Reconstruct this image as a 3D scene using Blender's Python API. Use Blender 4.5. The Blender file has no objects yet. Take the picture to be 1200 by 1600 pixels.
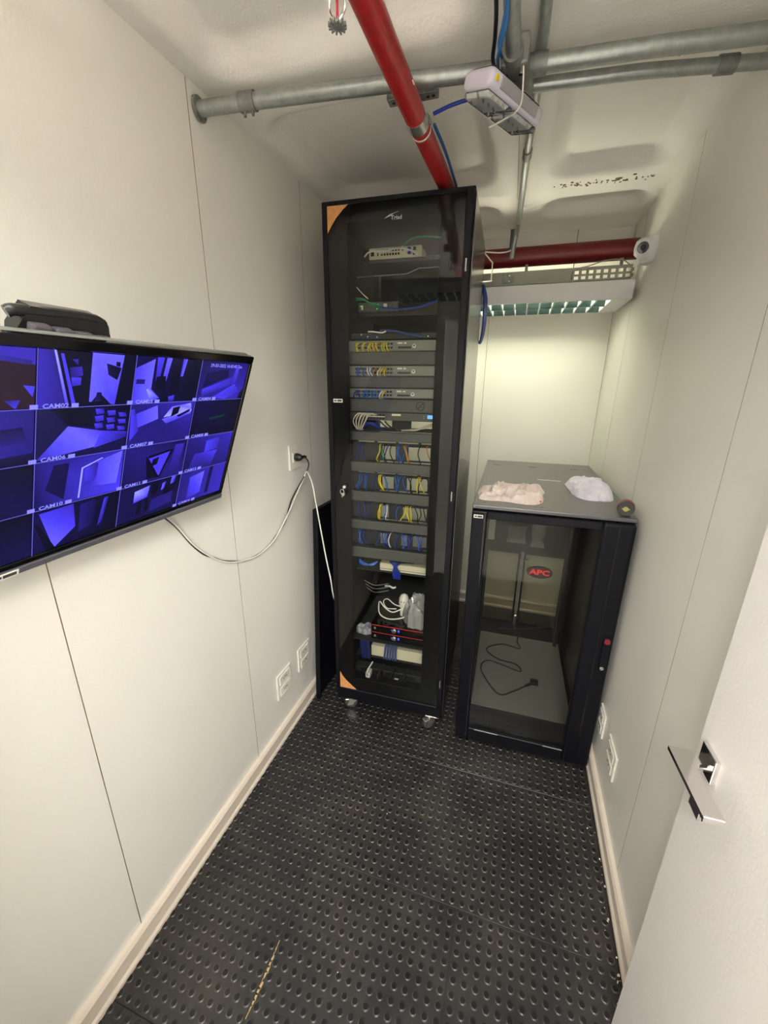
import bpy, bmesh, math, random
from mathutils import Vector, Matrix, noise

random.seed(7)
SC = bpy.context.scene
COL = SC.collection
PI = math.pi

# ------------------------------------------------------------------ camera
cam_d = bpy.data.cameras.new('camera')
cam = bpy.data.objects.new('camera', cam_d)
COL.objects.link(cam)
CH, PITCH, YAW, ROLL, FPX = 1.671, 0.3085, 0.3090, 0.0098, 636.2
_f = Vector((-math.sin(YAW) * math.cos(PITCH), math.cos(YAW) * math.cos(PITCH), -math.sin(PITCH)))
_r = Vector((math.cos(YAW), math.sin(YAW), 0))
_u = _r.cross(_f)
_r2 = _r * math.cos(ROLL) + _u * math.sin(ROLL)
_u2 = _u * math.cos(ROLL) - _r * math.sin(ROLL)
cam.matrix_world = Matrix((( _r2.x, _u2.x, -_f.x, 0), (_r2.y, _u2.y, -_f.y, 0), (_r2.z, _u2.z, -_f.z, CH), (0, 0, 0, 1)))
cam_d.sensor_fit = 'VERTICAL'
cam_d.sensor_height = 36
cam_d.lens = FPX * 36 / 1600
cam_d.clip_start = 0.02
SC.camera = cam

# ------------------------------------------------------------------ world, exposure
w = bpy.data.worlds.new('world')
SC.world = w
w.use_nodes = True
w.node_tree.nodes['Background'].inputs[0].default_value = (.75, .78, .82, 1)
w.node_tree.nodes['Background'].inputs[1].default_value = .15
SC.view_settings.view_transform = 'Standard'
SC.view_settings.look = 'None'
SC.view_settings.gamma = 1
SC.view_settings.exposure = 0.60
SC.view_settings.use_curve_mapping = False
# fill light added outside the doorway, behind the viewer
_ld = bpy.data.lights.new('corridor_fill', 'AREA')
_ld.shape = 'RECTANGLE'
_ld.size, _ld.size_y, _ld.energy, _ld.color = 1.1, .6, 80, (1, .975, .95)
_lo = bpy.data.objects.new('corridor_fill', _ld)
_lo.location = (.22, -.80, 2.36)
_lo.rotation_euler = (math.radians(25), 0, 0)
COL.objects.link(_lo)
FRONT_TUBES = 32.0
REAR_TUBES = 31.0

# ------------------------------------------------------------------ helpers
def srgb(c):
    return tuple(((v / 255) / 12.92 if v / 255 <= .04045 else (((v / 255) + .055) / 1.055) ** 2.4) for v in c)

MATS = {}
def mat(name, rgb, rough=.5, metal=0.0, spec=.5, noise_amt=0.0, noise_scale=20, bump=0.0, bump_scale=200, rgb2=None, coat=0.0):
    if name in MATS:
        return MATS[name]
    m = bpy.data.materials.new(name)
    m.use_nodes = True
    nt = m.node_tree
    b = nt.nodes['Principled BSDF']
    c = srgb(rgb)
    b.inputs['Base Color'].default_value = (*c, 1)
    b.inputs['Roughness'].default_value = rough
    b.inputs['Metallic'].default_value = metal
    b.inputs['Specular IOR Level'].default_value = spec
    b.inputs['Coat Weight'].default_value = coat
    tc = nt.nodes.new('ShaderNodeTexCoord')
    if noise_amt > 0 or rgb2:
        n = nt.nodes.new('ShaderNodeTexNoise')
        n.inputs['Scale'].default_value = noise_scale
        n.inputs['Detail'].default_value = 6
        n.inputs['Roughness'].default_value = .65
        nt.links.new(tc.outputs['Object'], n.inputs['Vector'])
        r = nt.nodes.new('ShaderNodeValToRGB')
        r.color_ramp.elements[0].position = .35
        r.color_ramp.elements[1].position = .7
        c2 = srgb(rgb2) if rgb2 else tuple(v * (1 - noise_amt) for v in c)
        r.color_ramp.elements[0].color = (*c2, 1)
        r.color_ramp.elements[1].color = (*c, 1)
        nt.links.new(n.outputs['Fac'], r.inputs['Fac'])
        nt.links.new(r.outputs['Color'], b.inputs['Base Color'])
    if bump > 0:
        n2 = nt.nodes.new('ShaderNodeTexNoise')
        n2.inputs['Scale'].default_value = bump_scale
        n2.inputs['Detail'].default_value = 4
        nt.links.new(tc.outputs['Object'], n2.inputs['Vector'])
        bp = nt.nodes.new('ShaderNodeBump')
        bp.inputs['Strength'].default_value = bump
        bp.inputs['Distance'].default_value = .01
        nt.links.new(n2.outputs['Fac'], bp.inputs['Height'])
        nt.links.new(bp.outputs['Normal'], b.inputs['Normal'])
    MATS[name] = m
    return m

def emit(name, rgb, strength):
    if name in MATS:
        return MATS[name]
    m = bpy.data.materials.new(name)
    m.use_nodes = True
    nt = m.node_tree
    nt.nodes.clear()
    e = nt.nodes.new('ShaderNodeEmission')
    e.inputs[0].default_value = (*srgb(rgb), 1)
    e.inputs[1].default_value = strength
    o = nt.nodes.new('ShaderNodeOutputMaterial')
    nt.links.new(e.outputs[0], o.inputs[0])
    MATS[name] = m
    return m

def glassy(name, tint, ior=1.45, rough=0.0, veil=0.0, veil_rgb=(120, 120, 112)):
    """thin tinted pane: transparent body, mirror-like coat by fresnel, optional dusty / perforated share"""
    m = bpy.data.materials.new(name)
    m.use_nodes = True
    nt = m.node_tree
    nt.nodes.clear()
    t = nt.nodes.new('ShaderNodeBsdfTransparent')
    t.inputs[0].default_value = (*tint, 1)
    g = nt.nodes.new('ShaderNodeBsdfGlossy')
    g.inputs['Roughness'].default_value = rough
    fr = nt.nodes.new('ShaderNodeFresnel')
    fr.inputs[0].default_value = ior
    mx = nt.nodes.new('ShaderNodeMixShader')
    base = t
    if veil > 0:
        d = nt.nodes.new('ShaderNodeBsdfDiffuse')
        d.inputs[0].default_value = (*srgb(veil_rgb), 1)
        mv = nt.nodes.new('ShaderNodeMixShader')
        mv.inputs[0].default_value = veil
        nt.links.new(t.outputs[0], mv.inputs[1])
        nt.links.new(d.outputs[0], mv.inputs[2])
        base = mv
    nt.links.new(fr.outputs[0], mx.inputs[0])
    nt.links.new(base.outputs[0], mx.inputs[1])
    nt.links.new(g.outputs[0], mx.inputs[2])
    o = nt.nodes.new('ShaderNodeOutputMaterial')
    nt.links.new(mx.outputs[0], o.inputs[0])
    MATS[name] = m
    return m

def paint_mat(name, rgb, rgb_stain, scale, rough, bump, speck=0.0):
    """painted surface: broad soft tone changes, fine orange peel, a few specks"""
    m = bpy.data.materials.new(name)
    m.use_nodes = True
    nt = m.node_tree
    b = nt.nodes['Principled BSDF']
    b.inputs['Roughness'].default_value = rough
    tc = nt.nodes.new('ShaderNodeTexCoord')
    n = nt.nodes.new('ShaderNodeTexNoise')
    n.inputs['Scale'].default_value = scale
    n.inputs['Detail'].default_value = 5
    nt.links.new(tc.outputs['Object'], n.inputs['Vector'])
    r = nt.nodes.new('ShaderNodeValToRGB')
    r.color_ramp.elements[0].position = .3
    r.color_ramp.elements[1].position = .75
    r.color_ramp.elements[0].color = (*srgb(rgb_stain), 1)
    r.color_ramp.elements[1].color = (*srgb(rgb), 1)
    nt.links.new(n.outputs['Fac'], r.inputs['Fac'])
    out = r.outputs['Color']
    if speck:
        v = nt.nodes.new('ShaderNodeTexVoronoi')
        v.inputs['Scale'].default_value = speck
        nt.links.new(tc.outputs['Object'], v.inputs['Vector'])
        lt = nt.nodes.new('ShaderNodeMath')
        lt.operation = 'LESS_THAN'
        lt.inputs[1].default_value = .035
        nt.links.new(v.outputs['Distance'], lt.inputs[0])
        wn = nt.nodes.new('ShaderNodeMath')
        wn.operation = 'GREATER_THAN'
        wn.inputs[1].default_value = .72
        sx = nt.nodes.new('ShaderNodeSeparateXYZ')
        nt.links.new(v.outputs['Color'], sx.inputs[0])
        nt.links.new(sx.outputs[0], wn.inputs[0])
        ml = nt.nodes.new('ShaderNodeMath')
        ml.operation = 'MULTIPLY'
        nt.links.new(lt.outputs[0], ml.inputs[0])
        nt.links.new(wn.outputs[0], ml.inputs[1])
        mx = nt.nodes.new('ShaderNodeMixRGB')
        mx.inputs[2].default_value = (*srgb((110, 100, 85)), 1)
        nt.links.new(ml.outputs[0], mx.inputs[0])
        nt.links.new(out, mx.inputs[1])
        out = mx.outputs[0]
    nt.links.new(out, b.inputs['Base Color'])
    n2 = nt.nodes.new('ShaderNodeTexNoise')
    n2.inputs['Scale'].default_value = 140
    n2.inputs['Detail'].default_value = 3
    nt.links.new(tc.outputs['Object'], n2.inputs['Vector'])
    bp = nt.nodes.new('ShaderNodeBump')
    bp.inputs['Strength'].default_value = bump
    bp.inputs['Distance'].default_value = .004
    nt.links.new(n2.outputs['Fac'], bp.inputs['Height'])
    nt.links.new(bp.outputs['Normal'], b.inputs['Normal'])
    MATS[name] = m
    return m

def link(name, bm, m, parent=None, smooth=False, loc=None):
    me = bpy.data.meshes.new(name)
    bm.normal_update()
    bm.to_mesh(me)
    bm.free()
    for x in (m if isinstance(m, (list, tuple)) else [m]):
        me.materials.append(x)
    if smooth:
        for p in me.polygons:
            p.use_smooth = True
        try:
            me.set_sharp_from_angle(angle=math.radians(38))
        except Exception:
            pass
    o = bpy.data.objects.new(name, me)
    COL.objects.link(o)
    if parent:
        o.parent = parent
    if loc:
        o.location = loc
    return o

def thing(name, label, cat, loc=(0, 0, 0), rz=0.0, group=None):
    o = bpy.data.objects.new(name, None)
    o.empty_display_size = .05
    COL.objects.link(o)
    o.location = loc
    o.rotation_euler = (0, 0, rz)
    return tag(o, label, cat, group)

def tag(o, label, cat, group=None, kind=None):
    o['label'] = label
    o['category'] = cat
    if group:
        o['group'] = group
    if kind:
        o['kind'] = kind
    return o

def NB():
    return bmesh.new()

def box(bm, x0, x1, y0, y1, z0, z1, bev=0.0, mi=0, M=None, seg=1):
    r = bmesh.ops.create_cube(bm, size=1)
    vs = r['verts']
    for v in vs:
        v.co = Vector(((x0 + x1) / 2 + v.co.x * (x1 - x0), (y0 + y1) / 2 + v.co.y * (y1 - y0), (z0 + z1) / 2 + v.co.z * (z1 - z0)))
    fs = set(f for v in vs for f in v.link_faces)
    for f in fs:
        f.material_index = mi
    if bev > 0:
        es = list(set(e for v in vs for e in v.link_edges))
        rr = bmesh.ops.bevel(bm, geom=es, offset=bev, segments=seg, affect='EDGES', profile=.5)
        vs = list(set(v for f in rr['faces'] for v in f.verts) | set(v for v in vs if v.is_valid))
        for f in rr['faces']:
            f.material_index = mi
    if M is not None:
        for v in vs:
            v.co = M @ v.co
    return vs

def smooth_path(pts, n=6):
    P = [Vector(p) for p in pts]
    if len(P) < 3 or n <= 1:
        return P
    out = []
    for i in range(len(P) - 1):
        p0 = P[i - 1] if i > 0 else P[i] * 2 - P[i + 1]
        p1, p2 = P[i], P[i + 1]
        p3 = P[i + 2] if i + 2 < len(P) else P[i + 1] * 2 - P[i]
        for k in range(n):
            t = k / n
            out.append(.5 * ((2 * p1) + (p2 - p0) * t + (2 * p0 - 5 * p1 + 4 * p2 - p3) * t * t + (3 * p1 - p0 - 3 * p2 + p3) * t ** 3))
    out.append(P[-1])
    return out

def tube(bm, pts, r, seg=8, n=6, mi=0, cap=True, radii=None):
    P = smooth_path(pts, n)
    rings = []
    t0 = (P[1] - P[0]).normalized()
    a = Vector((0, 0, 1)) if abs(t0.z) < .9 else Vector((1, 0, 0))
    nrm = t0.cross(a).normalized()
    for i, p in enumerate(P):
        t = (P[min(i + 1, len(P) - 1)] - P[max(i - 1, 0)])
        t = t.normalized() if t.length > 1e-9 else t0
        nrm = (nrm - t * nrm.dot(t))
        nrm = nrm.normalized() if nrm.length > 1e-6 else t.orthogonal().normalized()
        bn = t.cross(nrm)
        rr = radii[min(i, len(radii) - 1)] if radii else r
        rings.append([bm.verts.new(p + (nrm * math.cos(2 * PI * k / seg) + bn * math.sin(2 * PI * k / seg)) * rr) for k in range(seg)])
    for A, B in zip(rings, rings[1:]):
        for k in range(seg):
            f = bm.faces.new((A[k], A[(k + 1) % seg], B[(k + 1) % seg], B[k]))
            f.material_index = mi
            f.smooth = True
    if cap:
        for R_ in (rings[0][::-1], rings[-1]):
            f = bm.faces.new(R_)
            f.material_index = mi

def lathe(bm, prof, c, axis='Z', seg=24, mi=0, M=None):
    """prof = [(radius, height)...] turned about the axis through c"""
    rings = []
    for (r, h) in prof:
        ring = []
        for k in range(seg):
            a = 2 * PI * k / seg
            x, y = r * math.cos(a), r * math.sin(a)
            if axis == 'Z':
                v = Vector((x, y, h))
            elif axis == 'Y':
                v = Vector((x, h, y))
            else:
                v = Vector((h, x, y))
            if M is not None:
                v = M @ v
            ring.append(bm.verts.new(v + Vector(c)))
        rings.append(ring)
    for A, B in zip(rings, rings[1:]):
        for k in range(seg):
            f = bm.faces.new((A[k], A[(k + 1) % seg], B[(k + 1) % seg], B[k]))
            f.material_index = mi
    for R_ in (rings[0], rings[-1]):
        f = bm.faces.new(R_)
        f.material_index = mi
    bmesh.ops.recalc_face_normals(bm, faces=bm.faces)

def prism(bm, poly, axis, a, b, mi=0):
    """extrude a 2D polygon along axis from a to b. axis 'X': poly=(y,z); 'Y': (x,z); 'Z': (x,y)"""
    def P(p, t):
        return {'X': (t, p[0], p[1]), 'Y': (p[0], t, p[1]), 'Z': (p[0], p[1], t)}[axis]
    A = [bm.verts.new(P(p, a)) for p in poly]
    B = [bm.verts.new(P(p, b)) for p in poly]
    n = len(poly)
    fs = [bm.faces.new(A), bm.faces.new(B[::-1])]
    for k in range(n):
        fs.append(bm.faces.new((A[k], B[k], B[(k + 1) % n], A[(k + 1) % n])))
    for f in fs:
        f.material_index = mi
    bmesh.ops.recalc_face_normals(bm, faces=fs)

def one(name, label, cat, m, fn, group=None, smooth=False, loc=None, rz=0, kind=None):
    bm = NB()
    fn(bm)
    o = link(name, bm, m, None, smooth)
    if loc:
        o.location = loc
    o.rotation_euler = (0, 0, rz)
    return tag(o, label, cat, group, kind)

def part(name, m, parent, fn, smooth=False, label=None):
    bm = NB()
    fn(bm)
    o = link(name, bm, m, parent, smooth)
    if name in ('ports', 'screws', 'bolts', 'teeth', 'pin_hole', 'screw_slot', 'reflector_cells', 'sticker_print'):
        o['kind'] = 'stuff'
    if label:
        o['label'] = label
    return o

def lettering(name, text, size, m, parent, loc, rot, extrude=.0004, bold=0.0, align='CENTER', label=None, sx=1.0):
    cu = bpy.data.curves.new('lettering', 'FONT')
    cu.body = text
    cu.size = size
    cu.extrude = extrude
    cu.offset = bold
    cu.align_x = align
    cu.align_y = 'CENTER'
    cu.resolution_u = 2
    tmp = bpy.data.objects.new('lettering_source', cu)
    COL.objects.link(tmp)
    dg = bpy.context.evaluated_depsgraph_get()
    me = bpy.data.meshes.new_from_object(tmp.evaluated_get(dg))
    bpy.data.objects.remove(tmp)
    me.materials.clear()
    me.materials.append(m)
    o = bpy.data.objects.new(name, me)
    COL.objects.link(o)
    o.parent = parent
    o.location = loc
    o.rotation_euler = rot
    o.scale = (sx, 1, 1)
    if label:
        o['label'] = label
    return o

# ------------------------------------------------------------------ materials
M_panel = paint_mat('white_laminate', (235, 233, 225), (231, 228, 219), 1.5, .38, .10)
M_groove = mat('panel_joint', (158, 138, 106), .8)
M_ceil = paint_mat('ceiling_paint', (242, 240, 234), (236, 232, 224), 5, .6, .35, speck=9)
M_base = mat('skirting_wood', (226, 214, 198), .35, noise_amt=.06, noise_scale=8)
M_doorpaint = paint_mat('door_paint', (228, 224, 220), (224, 219, 214), 2, .35, .12)
M_corr = mat('corridor_paint', (232, 230, 225), .7)
M_black = mat('black_powder_coat', (12, 13, 19), .45, spec=.2, bump=.05, bump_scale=900)
M_blackgloss = mat('black_gloss', (9, 9, 12), .12)
M_border = mat('printed_black', (10, 10, 13), .5, spec=.1)
M_side = mat('dark_metal_side', (104, 101, 95), .24, metal=.8, bump=.04, bump_scale=500)
M_gear = mat('gear_grey', (78, 78, 75), .5)
M_geardark = mat('gear_dark', (40, 41, 44), .5)
M_gearlight = mat('gear_light', (130, 130, 122), .45)
M_hole = mat('port_black', (8, 8, 9), .6)
M_galv = mat('galvanised', (176, 180, 178), .34, metal=.7, rgb2=(150, 155, 153), noise_scale=45)
M_galvd = mat('galvanised_dull', (150, 150, 146), .5, metal=.5, rgb2=(118, 120, 118), noise_scale=40)
M_red = mat('pipe_red', (176, 32, 36), .35, rgb2=(150, 26, 30), noise_scale=25)
M_redd = mat('pipe_red_dark', (122, 20, 28), .4, rgb2=(104, 16, 22), noise_scale=12)
M_chrome = mat('chrome', (225, 222, 222), .14, metal=1)
M_plate = mat('white_plastic', (232, 228, 216), .3)
M_white = mat('white_housing', (224, 224, 226), .35)
M_lilac = mat('lamp_plastic', (206, 200, 214), .4)
M_grey = mat('grey_plastic', (150, 148, 150), .45)
M_wcable = mat('cable_white', (226, 222, 214), .45)
M_bcable = mat('cable_black', (20, 18, 20), .45)
M_blue = mat('cord_blue', (38, 96, 190), .4)
M_blue2 = mat('cord_dark_blue', (30, 52, 150), .4)
M_yel = mat('cord_yellow', (220, 200, 30), .4)
M_green = mat('cord_green', (24, 130, 70), .4)
M_orange = mat('cord_orange', (196, 130, 40), .4)
M_beigec = mat('cord_beige', (190, 182, 160), .45)
M_card = mat('cardboard', (214, 152, 92), .8, rgb2=(190, 130, 76), noise_scale=60)
M_cream = mat('cream_plastic', (222, 214, 186), .45)
M_steel = mat('brushed_steel', (196, 192, 184), .25, metal=.85)
M_rubber = mat('wheel_rubber', (70, 68, 64), .4)
M_tube = emit('fluorescent_tube_rear', (255, 250, 222), REAR_TUBES)
M_tubef = emit('fluorescent_tube_front', (255, 249, 236), FRONT_TUBES)
M_louv = mat('louvre_aluminium', (214, 220, 220), .22, metal=.8)
M_refl = mat('reflector_teal_reflection', (96, 122, 118), .25, metal=.9)  # dark teal reflection in the cells put into the metal colour
M_blade = mat('blade_white', (226, 230, 228), .35)
M_led = emit('led_green', (120, 255, 120), 2.2)
M_ledw = emit('led_white', (230, 240, 255), 2.0)
M_lcd = emit('lcd_blue', (110, 180, 255), 1.0)
M_ledb = emit('led_blue', (60, 70, 255), 1.6)
M_pink = mat('cloth_beige', (232, 220, 210), .9, rgb2=(206, 188, 178), noise_scale=25)
M_cloth = mat('cloth_white', (232, 228, 236), .9, rgb2=(206, 200, 214), noise_scale=18)
M_redlet = mat('badge_red', (214, 52, 44), .4)
M_ink = mat('ink_dark', (60, 58, 60), .6)
M_symbol = mat('symbol_blue_black', (16, 18, 40), .5)
M_glass = glassy('smoked_glass', (.93, .94, .92), 1.30)
M_mesh = glassy('smoked_door_pane', (.84, .84, .80), 1.30, .04, veil=.05, veil_rgb=(62, 62, 58))
M_rmesh = glassy('perforated_rear_sheet', (.92, .91, .86), 1.3, .3, veil=.06, veil_rgb=(60, 60, 56))
M_bag = glassy('clear_bag', (.88, .88, .86), 1.6, .10, veil=.40, veil_rgb=(225, 225, 222))
M_refw = mat('reflector_silver', (240, 241, 239), .35)
M_lens = glassy('clear_lens', (.98, .99, .98), 1.5, .02)

# rubber mat: dusty black with stud tops
def rubber(name, dark, dust, rough, lo=.42, hi=.75):
    m = bpy.data.materials.new(name)
    m.use_nodes = True
    nt = m.node_tree
    b = nt.nodes['Principled BSDF']
    b.inputs['Roughness'].default_value = rough
    tc = nt.nodes.new('ShaderNodeNewGeometry')
    n = nt.nodes.new('ShaderNodeTexNoise')
    n.inputs['Scale'].default_value = 3.2
    n.inputs['Detail'].default_value = 9
    n.inputs['Roughness'].default_value = .7
    nt.links.new(tc.outputs['Position'], n.inputs['Vector'])
    r = nt.nodes.new('ShaderNodeValToRGB')
    r.color_ramp.elements[0].position = lo
    r.color_ramp.elements[1].position = hi
    r.color_ramp.elements[0].color = (*srgb(dark), 1)
    r.color_ramp.elements[1].color = (*srgb(dust), 1)
    nt.links.new(n.outputs['Fac'], r.inputs['Fac'])
    nt.links.new(r.outputs['Color'], b.inputs['Base Color'])
    n3 = nt.nodes.new('ShaderNodeTexNoise')
    n3.inputs['Scale'].default_value = 9
    nt.links.new(tc.outputs['Position'], n3.inputs['Vector'])
    mr = nt.nodes.new('ShaderNodeMapRange')
    mr.inputs[3].default_value = rough - .1
    mr.inputs[4].default_value = rough + .15
    nt.links.new(n3.outputs['Fac'], mr.inputs[0])
    nt.links.new(mr.outputs[0], b.inputs['Roughness'])
    MATS[name] = m
    return m
M_mat = rubber('rubber_mat', (34, 34, 35), (62, 57, 52), .36)
M_studside = rubber('rubber_stud_edge_lit', (46, 46, 47), (84, 79, 73), .30)  # ring highlight on the stud bevel painted in as paler rubber
M_studtop = rubber('rubber_stud_top', (17, 17, 18), (34, 32, 30), .30)

# ------------------------------------------------------------------ room shell
WL, WR, WB, CE = -.938, .478, 2.974, 2.444
YF = -.10            # room front wall (with the doorway the picture is taken from)
def shell(name, label, cat, m, fn):
    o = one(name, label, cat, m, fn)
    o['kind'] = 'structure'
    return o

PT = .006
wl = shell('wall_left', 'long white panelled wall on the left carrying the screen', 'wall', M_groove,
           lambda b: box(b, WL - .1, WL - PT, YF - .1, WB + .1, -.05, CE + .2))
J = [.542 + .612 * k for k in range(-1, 5)]
def wall_panels(parent, ax, plane, sgn, joints, lo, hi, z0=.0, z1=CE + .19):
    ed = [lo] + [j for j in joints if lo + .02 < j < hi - .02] + [hi]
    for a, b_ in zip(ed, ed[1:]):
        g = .0013
        def fn(bm):
            if ax == 'y':
                xs = sorted((plane, plane - sgn * PT))
                box(bm, xs[0], xs[1], a + g, b_ - g, z0, z1)
            else:
                box(bm, a + g, b_ - g, plane, plane + PT, z0, z1)
        pn = part('panel', [M_panel, M_groove], parent, fn)
        for f in pn.data.polygons:                                  # bare board edges are brown, only the face is white
            if abs(f.normal[1 if ax == 'y' else 0]) > .5:
                f.material_index = 1
wall_panels(wl, 'y', WL, 1, J, YF, WB)
wr = shell('wall_right', 'white panelled wall on the right behind the open door', 'wall', M_groove,
           lambda b: box(b, WR + PT, WR + .1, YF - .1, WB + .1, -.05, CE + .2))
wall_panels(wr, 'y', WR, -1, [.48, 1.155, 1.836, 2.50], YF, WB)
wb = shell('wall_back', 'white panelled end wall behind the two cabinets', 'wall', M_groove,
           lambda b: box(b, WL - .1, WR + .1, WB + PT, WB + .1, -.05, CE + .2))
wall_panels(wb, 'x', WB, 1, [-.86, -.245], WL, WR)
# front wall with doorway, corridor beyond it (behind the camera)
def frontwall(b):
    box(b, WL, -.46, YF - .08, YF, 0, CE + .19)
    box(b, -.46, WR, YF - .08, YF, 2.12, CE + .19)
shell('wall_front', 'white wall with the doorway, behind the viewer', 'wall', M_panel, frontwall)
def corridor(b):
    box(b, WL - .1, WR + .1, -1.75, -1.65, -.05, CE + .2)
    box(b, WL - .1, WL, -1.65, YF - .1, -.05, CE + .2)
    box(b, WR, WR + .1, -1.65, YF - .1, -.05, CE + .2)
shell('wall_corridor', 'plain corridor walls outside the doorway', 'wall', M_corr, corridor)

o = one('floor_bounce', 'pale corridor floor slab added outside the doorway to bounce light', 'floor', mat('floor_bounce_pale', (225, 222, 214), .5), lambda b: box(b, WL, WR, -1.65, YF - .09, -.0034, .004))  # pale slab added to bounce corridor light up to the ceiling
o['kind'] = 'structure'
# ceiling: painted precast slab with rounded coffers
COFFERS = [(-.885, -.165, .30, 1.235), (.0, .70, .30, 1.235), (-.885, -.165, 1.375, 2.07), (.0, .455, 1.375, 2.07),
           (-.885, -.165, 2.235, 2.50), (.0, .455, 2.235, 2.50)]
def ceil_z(x, y):
    z = 0
    for (a, b, c, d) in COFFERS:
        rad = min(.11, (b - a) / 2, (d - c) / 2)
        cx, cy, hx, hy = (a + b) / 2, (c + d) / 2, (b - a) / 2 - rad, (d - c) / 2 - rad
        qx, qy = abs(x - cx) - hx, abs(y - cy) - hy
        dd = math.hypot(max(qx, 0), max(qy, 0)) + min(max(qx, qy), 0) - rad
        t = min(max(-dd / .075, 0), 1)
        z = max(z, .055 * t * t * (3 - 2 * t))
    return CE + z
def ceiling(bm):
    nx, ny = 110, 246
    x0, x1, y0, y1 = WL - .02, WR + .02, -1.66, WB + .02
    V = [[bm.verts.new((x0 + (x1 - x0) * i / nx, y0 + (y1 - y0) * j / ny, 0)) for i in range(nx + 1)] for j in range(ny + 1)]
    for row in V:
        for v in row:
            v.co.z = ceil_z(v.co.x, v.co.y) + .0015 * noise.noise(v.co * 3)
    for j in range(ny):
        for i in range(nx):
            bm.faces.new((V[j][i], V[j + 1][i], V[j + 1][i + 1], V[j][i + 1])).smooth = True
    T = [bm.verts.new((x, y, CE + .2)) for x, y in ((x0, y0), (x1, y0), (x1, y1), (x0, y1))]
    bm.faces.new(T)
    edges = [[V[0][i] for i in range(nx + 1)], [V[j][nx] for j in range(ny + 1)], [V[ny][i] for i in range(nx, -1, -1)], [V[j][0] for j in range(ny, -1, -1)]]
    for k, e in enumerate(edges):
        bm.faces.new(e + [T[(k + 1) % 4], T[k]])
ceil = shell('ceiling', 'painted concrete slab ceiling with rounded recesses between ribs', 'ceiling', M_ceil, ceiling)
def beam_fn(b):
    box(b, WL, WR, 2.70, WB, 2.372, CE + .1, .012, seg=2)
shell('trim_1', 'painted concrete beam along the top of the end wall', 'beam', M_ceil, beam_fn)
def chips(bm):
    rnd = random.Random(3)
    for k in range(60):
        x = .04 + .38 * rnd.random()
        y = 2.12 + .012 * rnd.gauss(0, 1) + .03 * (x - .2)
        s = .0015 + .004 * rnd.random() ** 2
        vs = [bm.verts.new((x + s * 1.6 * math.cos(a) * (.6 + .5 * rnd.random()), y + s * math.sin(a) * (.6 + .5 * rnd.random()), CE - .0035)) for a in [q * PI / 3 for q in range(6)]]
        up = [bm.verts.new(v.co + Vector((0, 0, .0045))) for v in vs]
        bm.faces.new(vs)
        for q in range(6):
            bm.faces.new((vs[q], vs[(q + 1) % 6], up[(q + 1) % 6], up[q]))
o = part('paint_chips', mat('chip_brown', (120, 106, 84), .9), ceil, chips)
o['kind'] = 'stuff'
def hairline(bm):
    tube(bm, [(-.085, 1.39, CE - .0008), (-.088, 1.6, CE - .0008), (-.094, 1.9, CE - .0008), (-.101, 2.2, CE - .0008)], .0011, 5, 3)
part('joint_line', mat('joint_tan', (160, 146, 118), .9), ceil, hairline)

# skirting boards (moulded profile)
def skirt(bm, side):
    if side == 'left':
        prof = [(WL, 0), (WL + .019, 0), (WL + .019, .012), (WL + .013, .022), (WL + .012, .062), (WL + .018, .068), (WL + .018, .078), (WL + .012, .088), (WL, .090)]
        prism(bm, prof, 'Y', YF, WB)
    elif side == 'right':
        prof = [(WR, 0), (WR - .019, 0), (WR - .019, .012), (WR - .013, .022), (WR - .012, .062), (WR - .018, .068), (WR - .018, .078), (WR - .012, .088), (WR, .090)]
        prism(bm, prof, 'Y', YF, WB)
    else:
        prof = [(WB, 0), (WB - .019, 0), (WB - .019, .012), (WB - .013, .022), (WB - .012, .062), (WB - .018, .068), (WB - .018, .078), (WB - .012, .088), (WB, .090)]
        prism(bm, prof, 'X', WL + .02, WR - .02)
for s_, t_ in (('left', 'cream moulded skirting board along the left wall'), ('right', 'cream moulded skirting board along the right wall'), ('back', 'cream moulded skirting board along the end wall')):
    shell('baseboard_' + s_, t_, 'skirting board', M_base, lambda b: skirt(b, s_))

# floor: slab, rubber stud tiles laid as single pieces
TS, NS = .515, 16
fl = shell('floor', 'black studded rubber floor laid in square tiles', 'floor', mat('floor_glue', (52, 47, 38), .8, rgb2=(30, 28, 25), noise_scale=7),
           lambda b: box(b, WL - .1, WR + .1, -1.75, WB + .1, -.08, -.0035))
def tile_mesh(cols):
    bm = NB()
    p = TS / NS
    wx = p * cols
    g = .0005
    box(bm, g, wx - g, g, TS - g, -.0035, .0, .0008)
    for i in range(cols):
        for j in range(NS):
            cx, cy = (i + .5) * p, (j + .5) * p
            n = 12
            r0 = [bm.verts.new((cx + .0112 * math.cos(2 * PI * k / n), cy + .0112 * math.sin(2 * PI * k / n), -.0001)) for k in range(n)]
            r1 = [bm.verts.new((cx + .0094 * math.cos(2 * PI * k / n), cy + .0094 * math.sin(2 * PI * k / n), .0021)) for k in range(n)]
            r2 = [bm.verts.new((cx + .0074 * math.cos(2 * PI * k / n), cy + .0074 * math.sin(2 * PI * k / n), .0026)) for k in range(n)]
            for k in range(n):
                f = bm.faces.new((r0[k], r0[(k + 1) % n], r1[(k + 1) % n], r1[k])); f.material_index = 1; f.smooth = True
                f = bm.faces.new((r1[k], r1[(k + 1) % n], r2[(k + 1) % n], r2[k])); f.material_index = 1; f.smooth = True
            f = bm.faces.new(r2); f.material_index = 2
    me = bpy.data.meshes.new('tile')
    bm.to_mesh(me)
    bm.free()
    for m in (M_mat, M_studside, M_studtop):
        me.materials.append(m)
    return me
full, left_cut, right_cut = tile_mesh(NS), tile_mesh(12), tile_mesh(15)
XS = -.030
y = -.10
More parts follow.
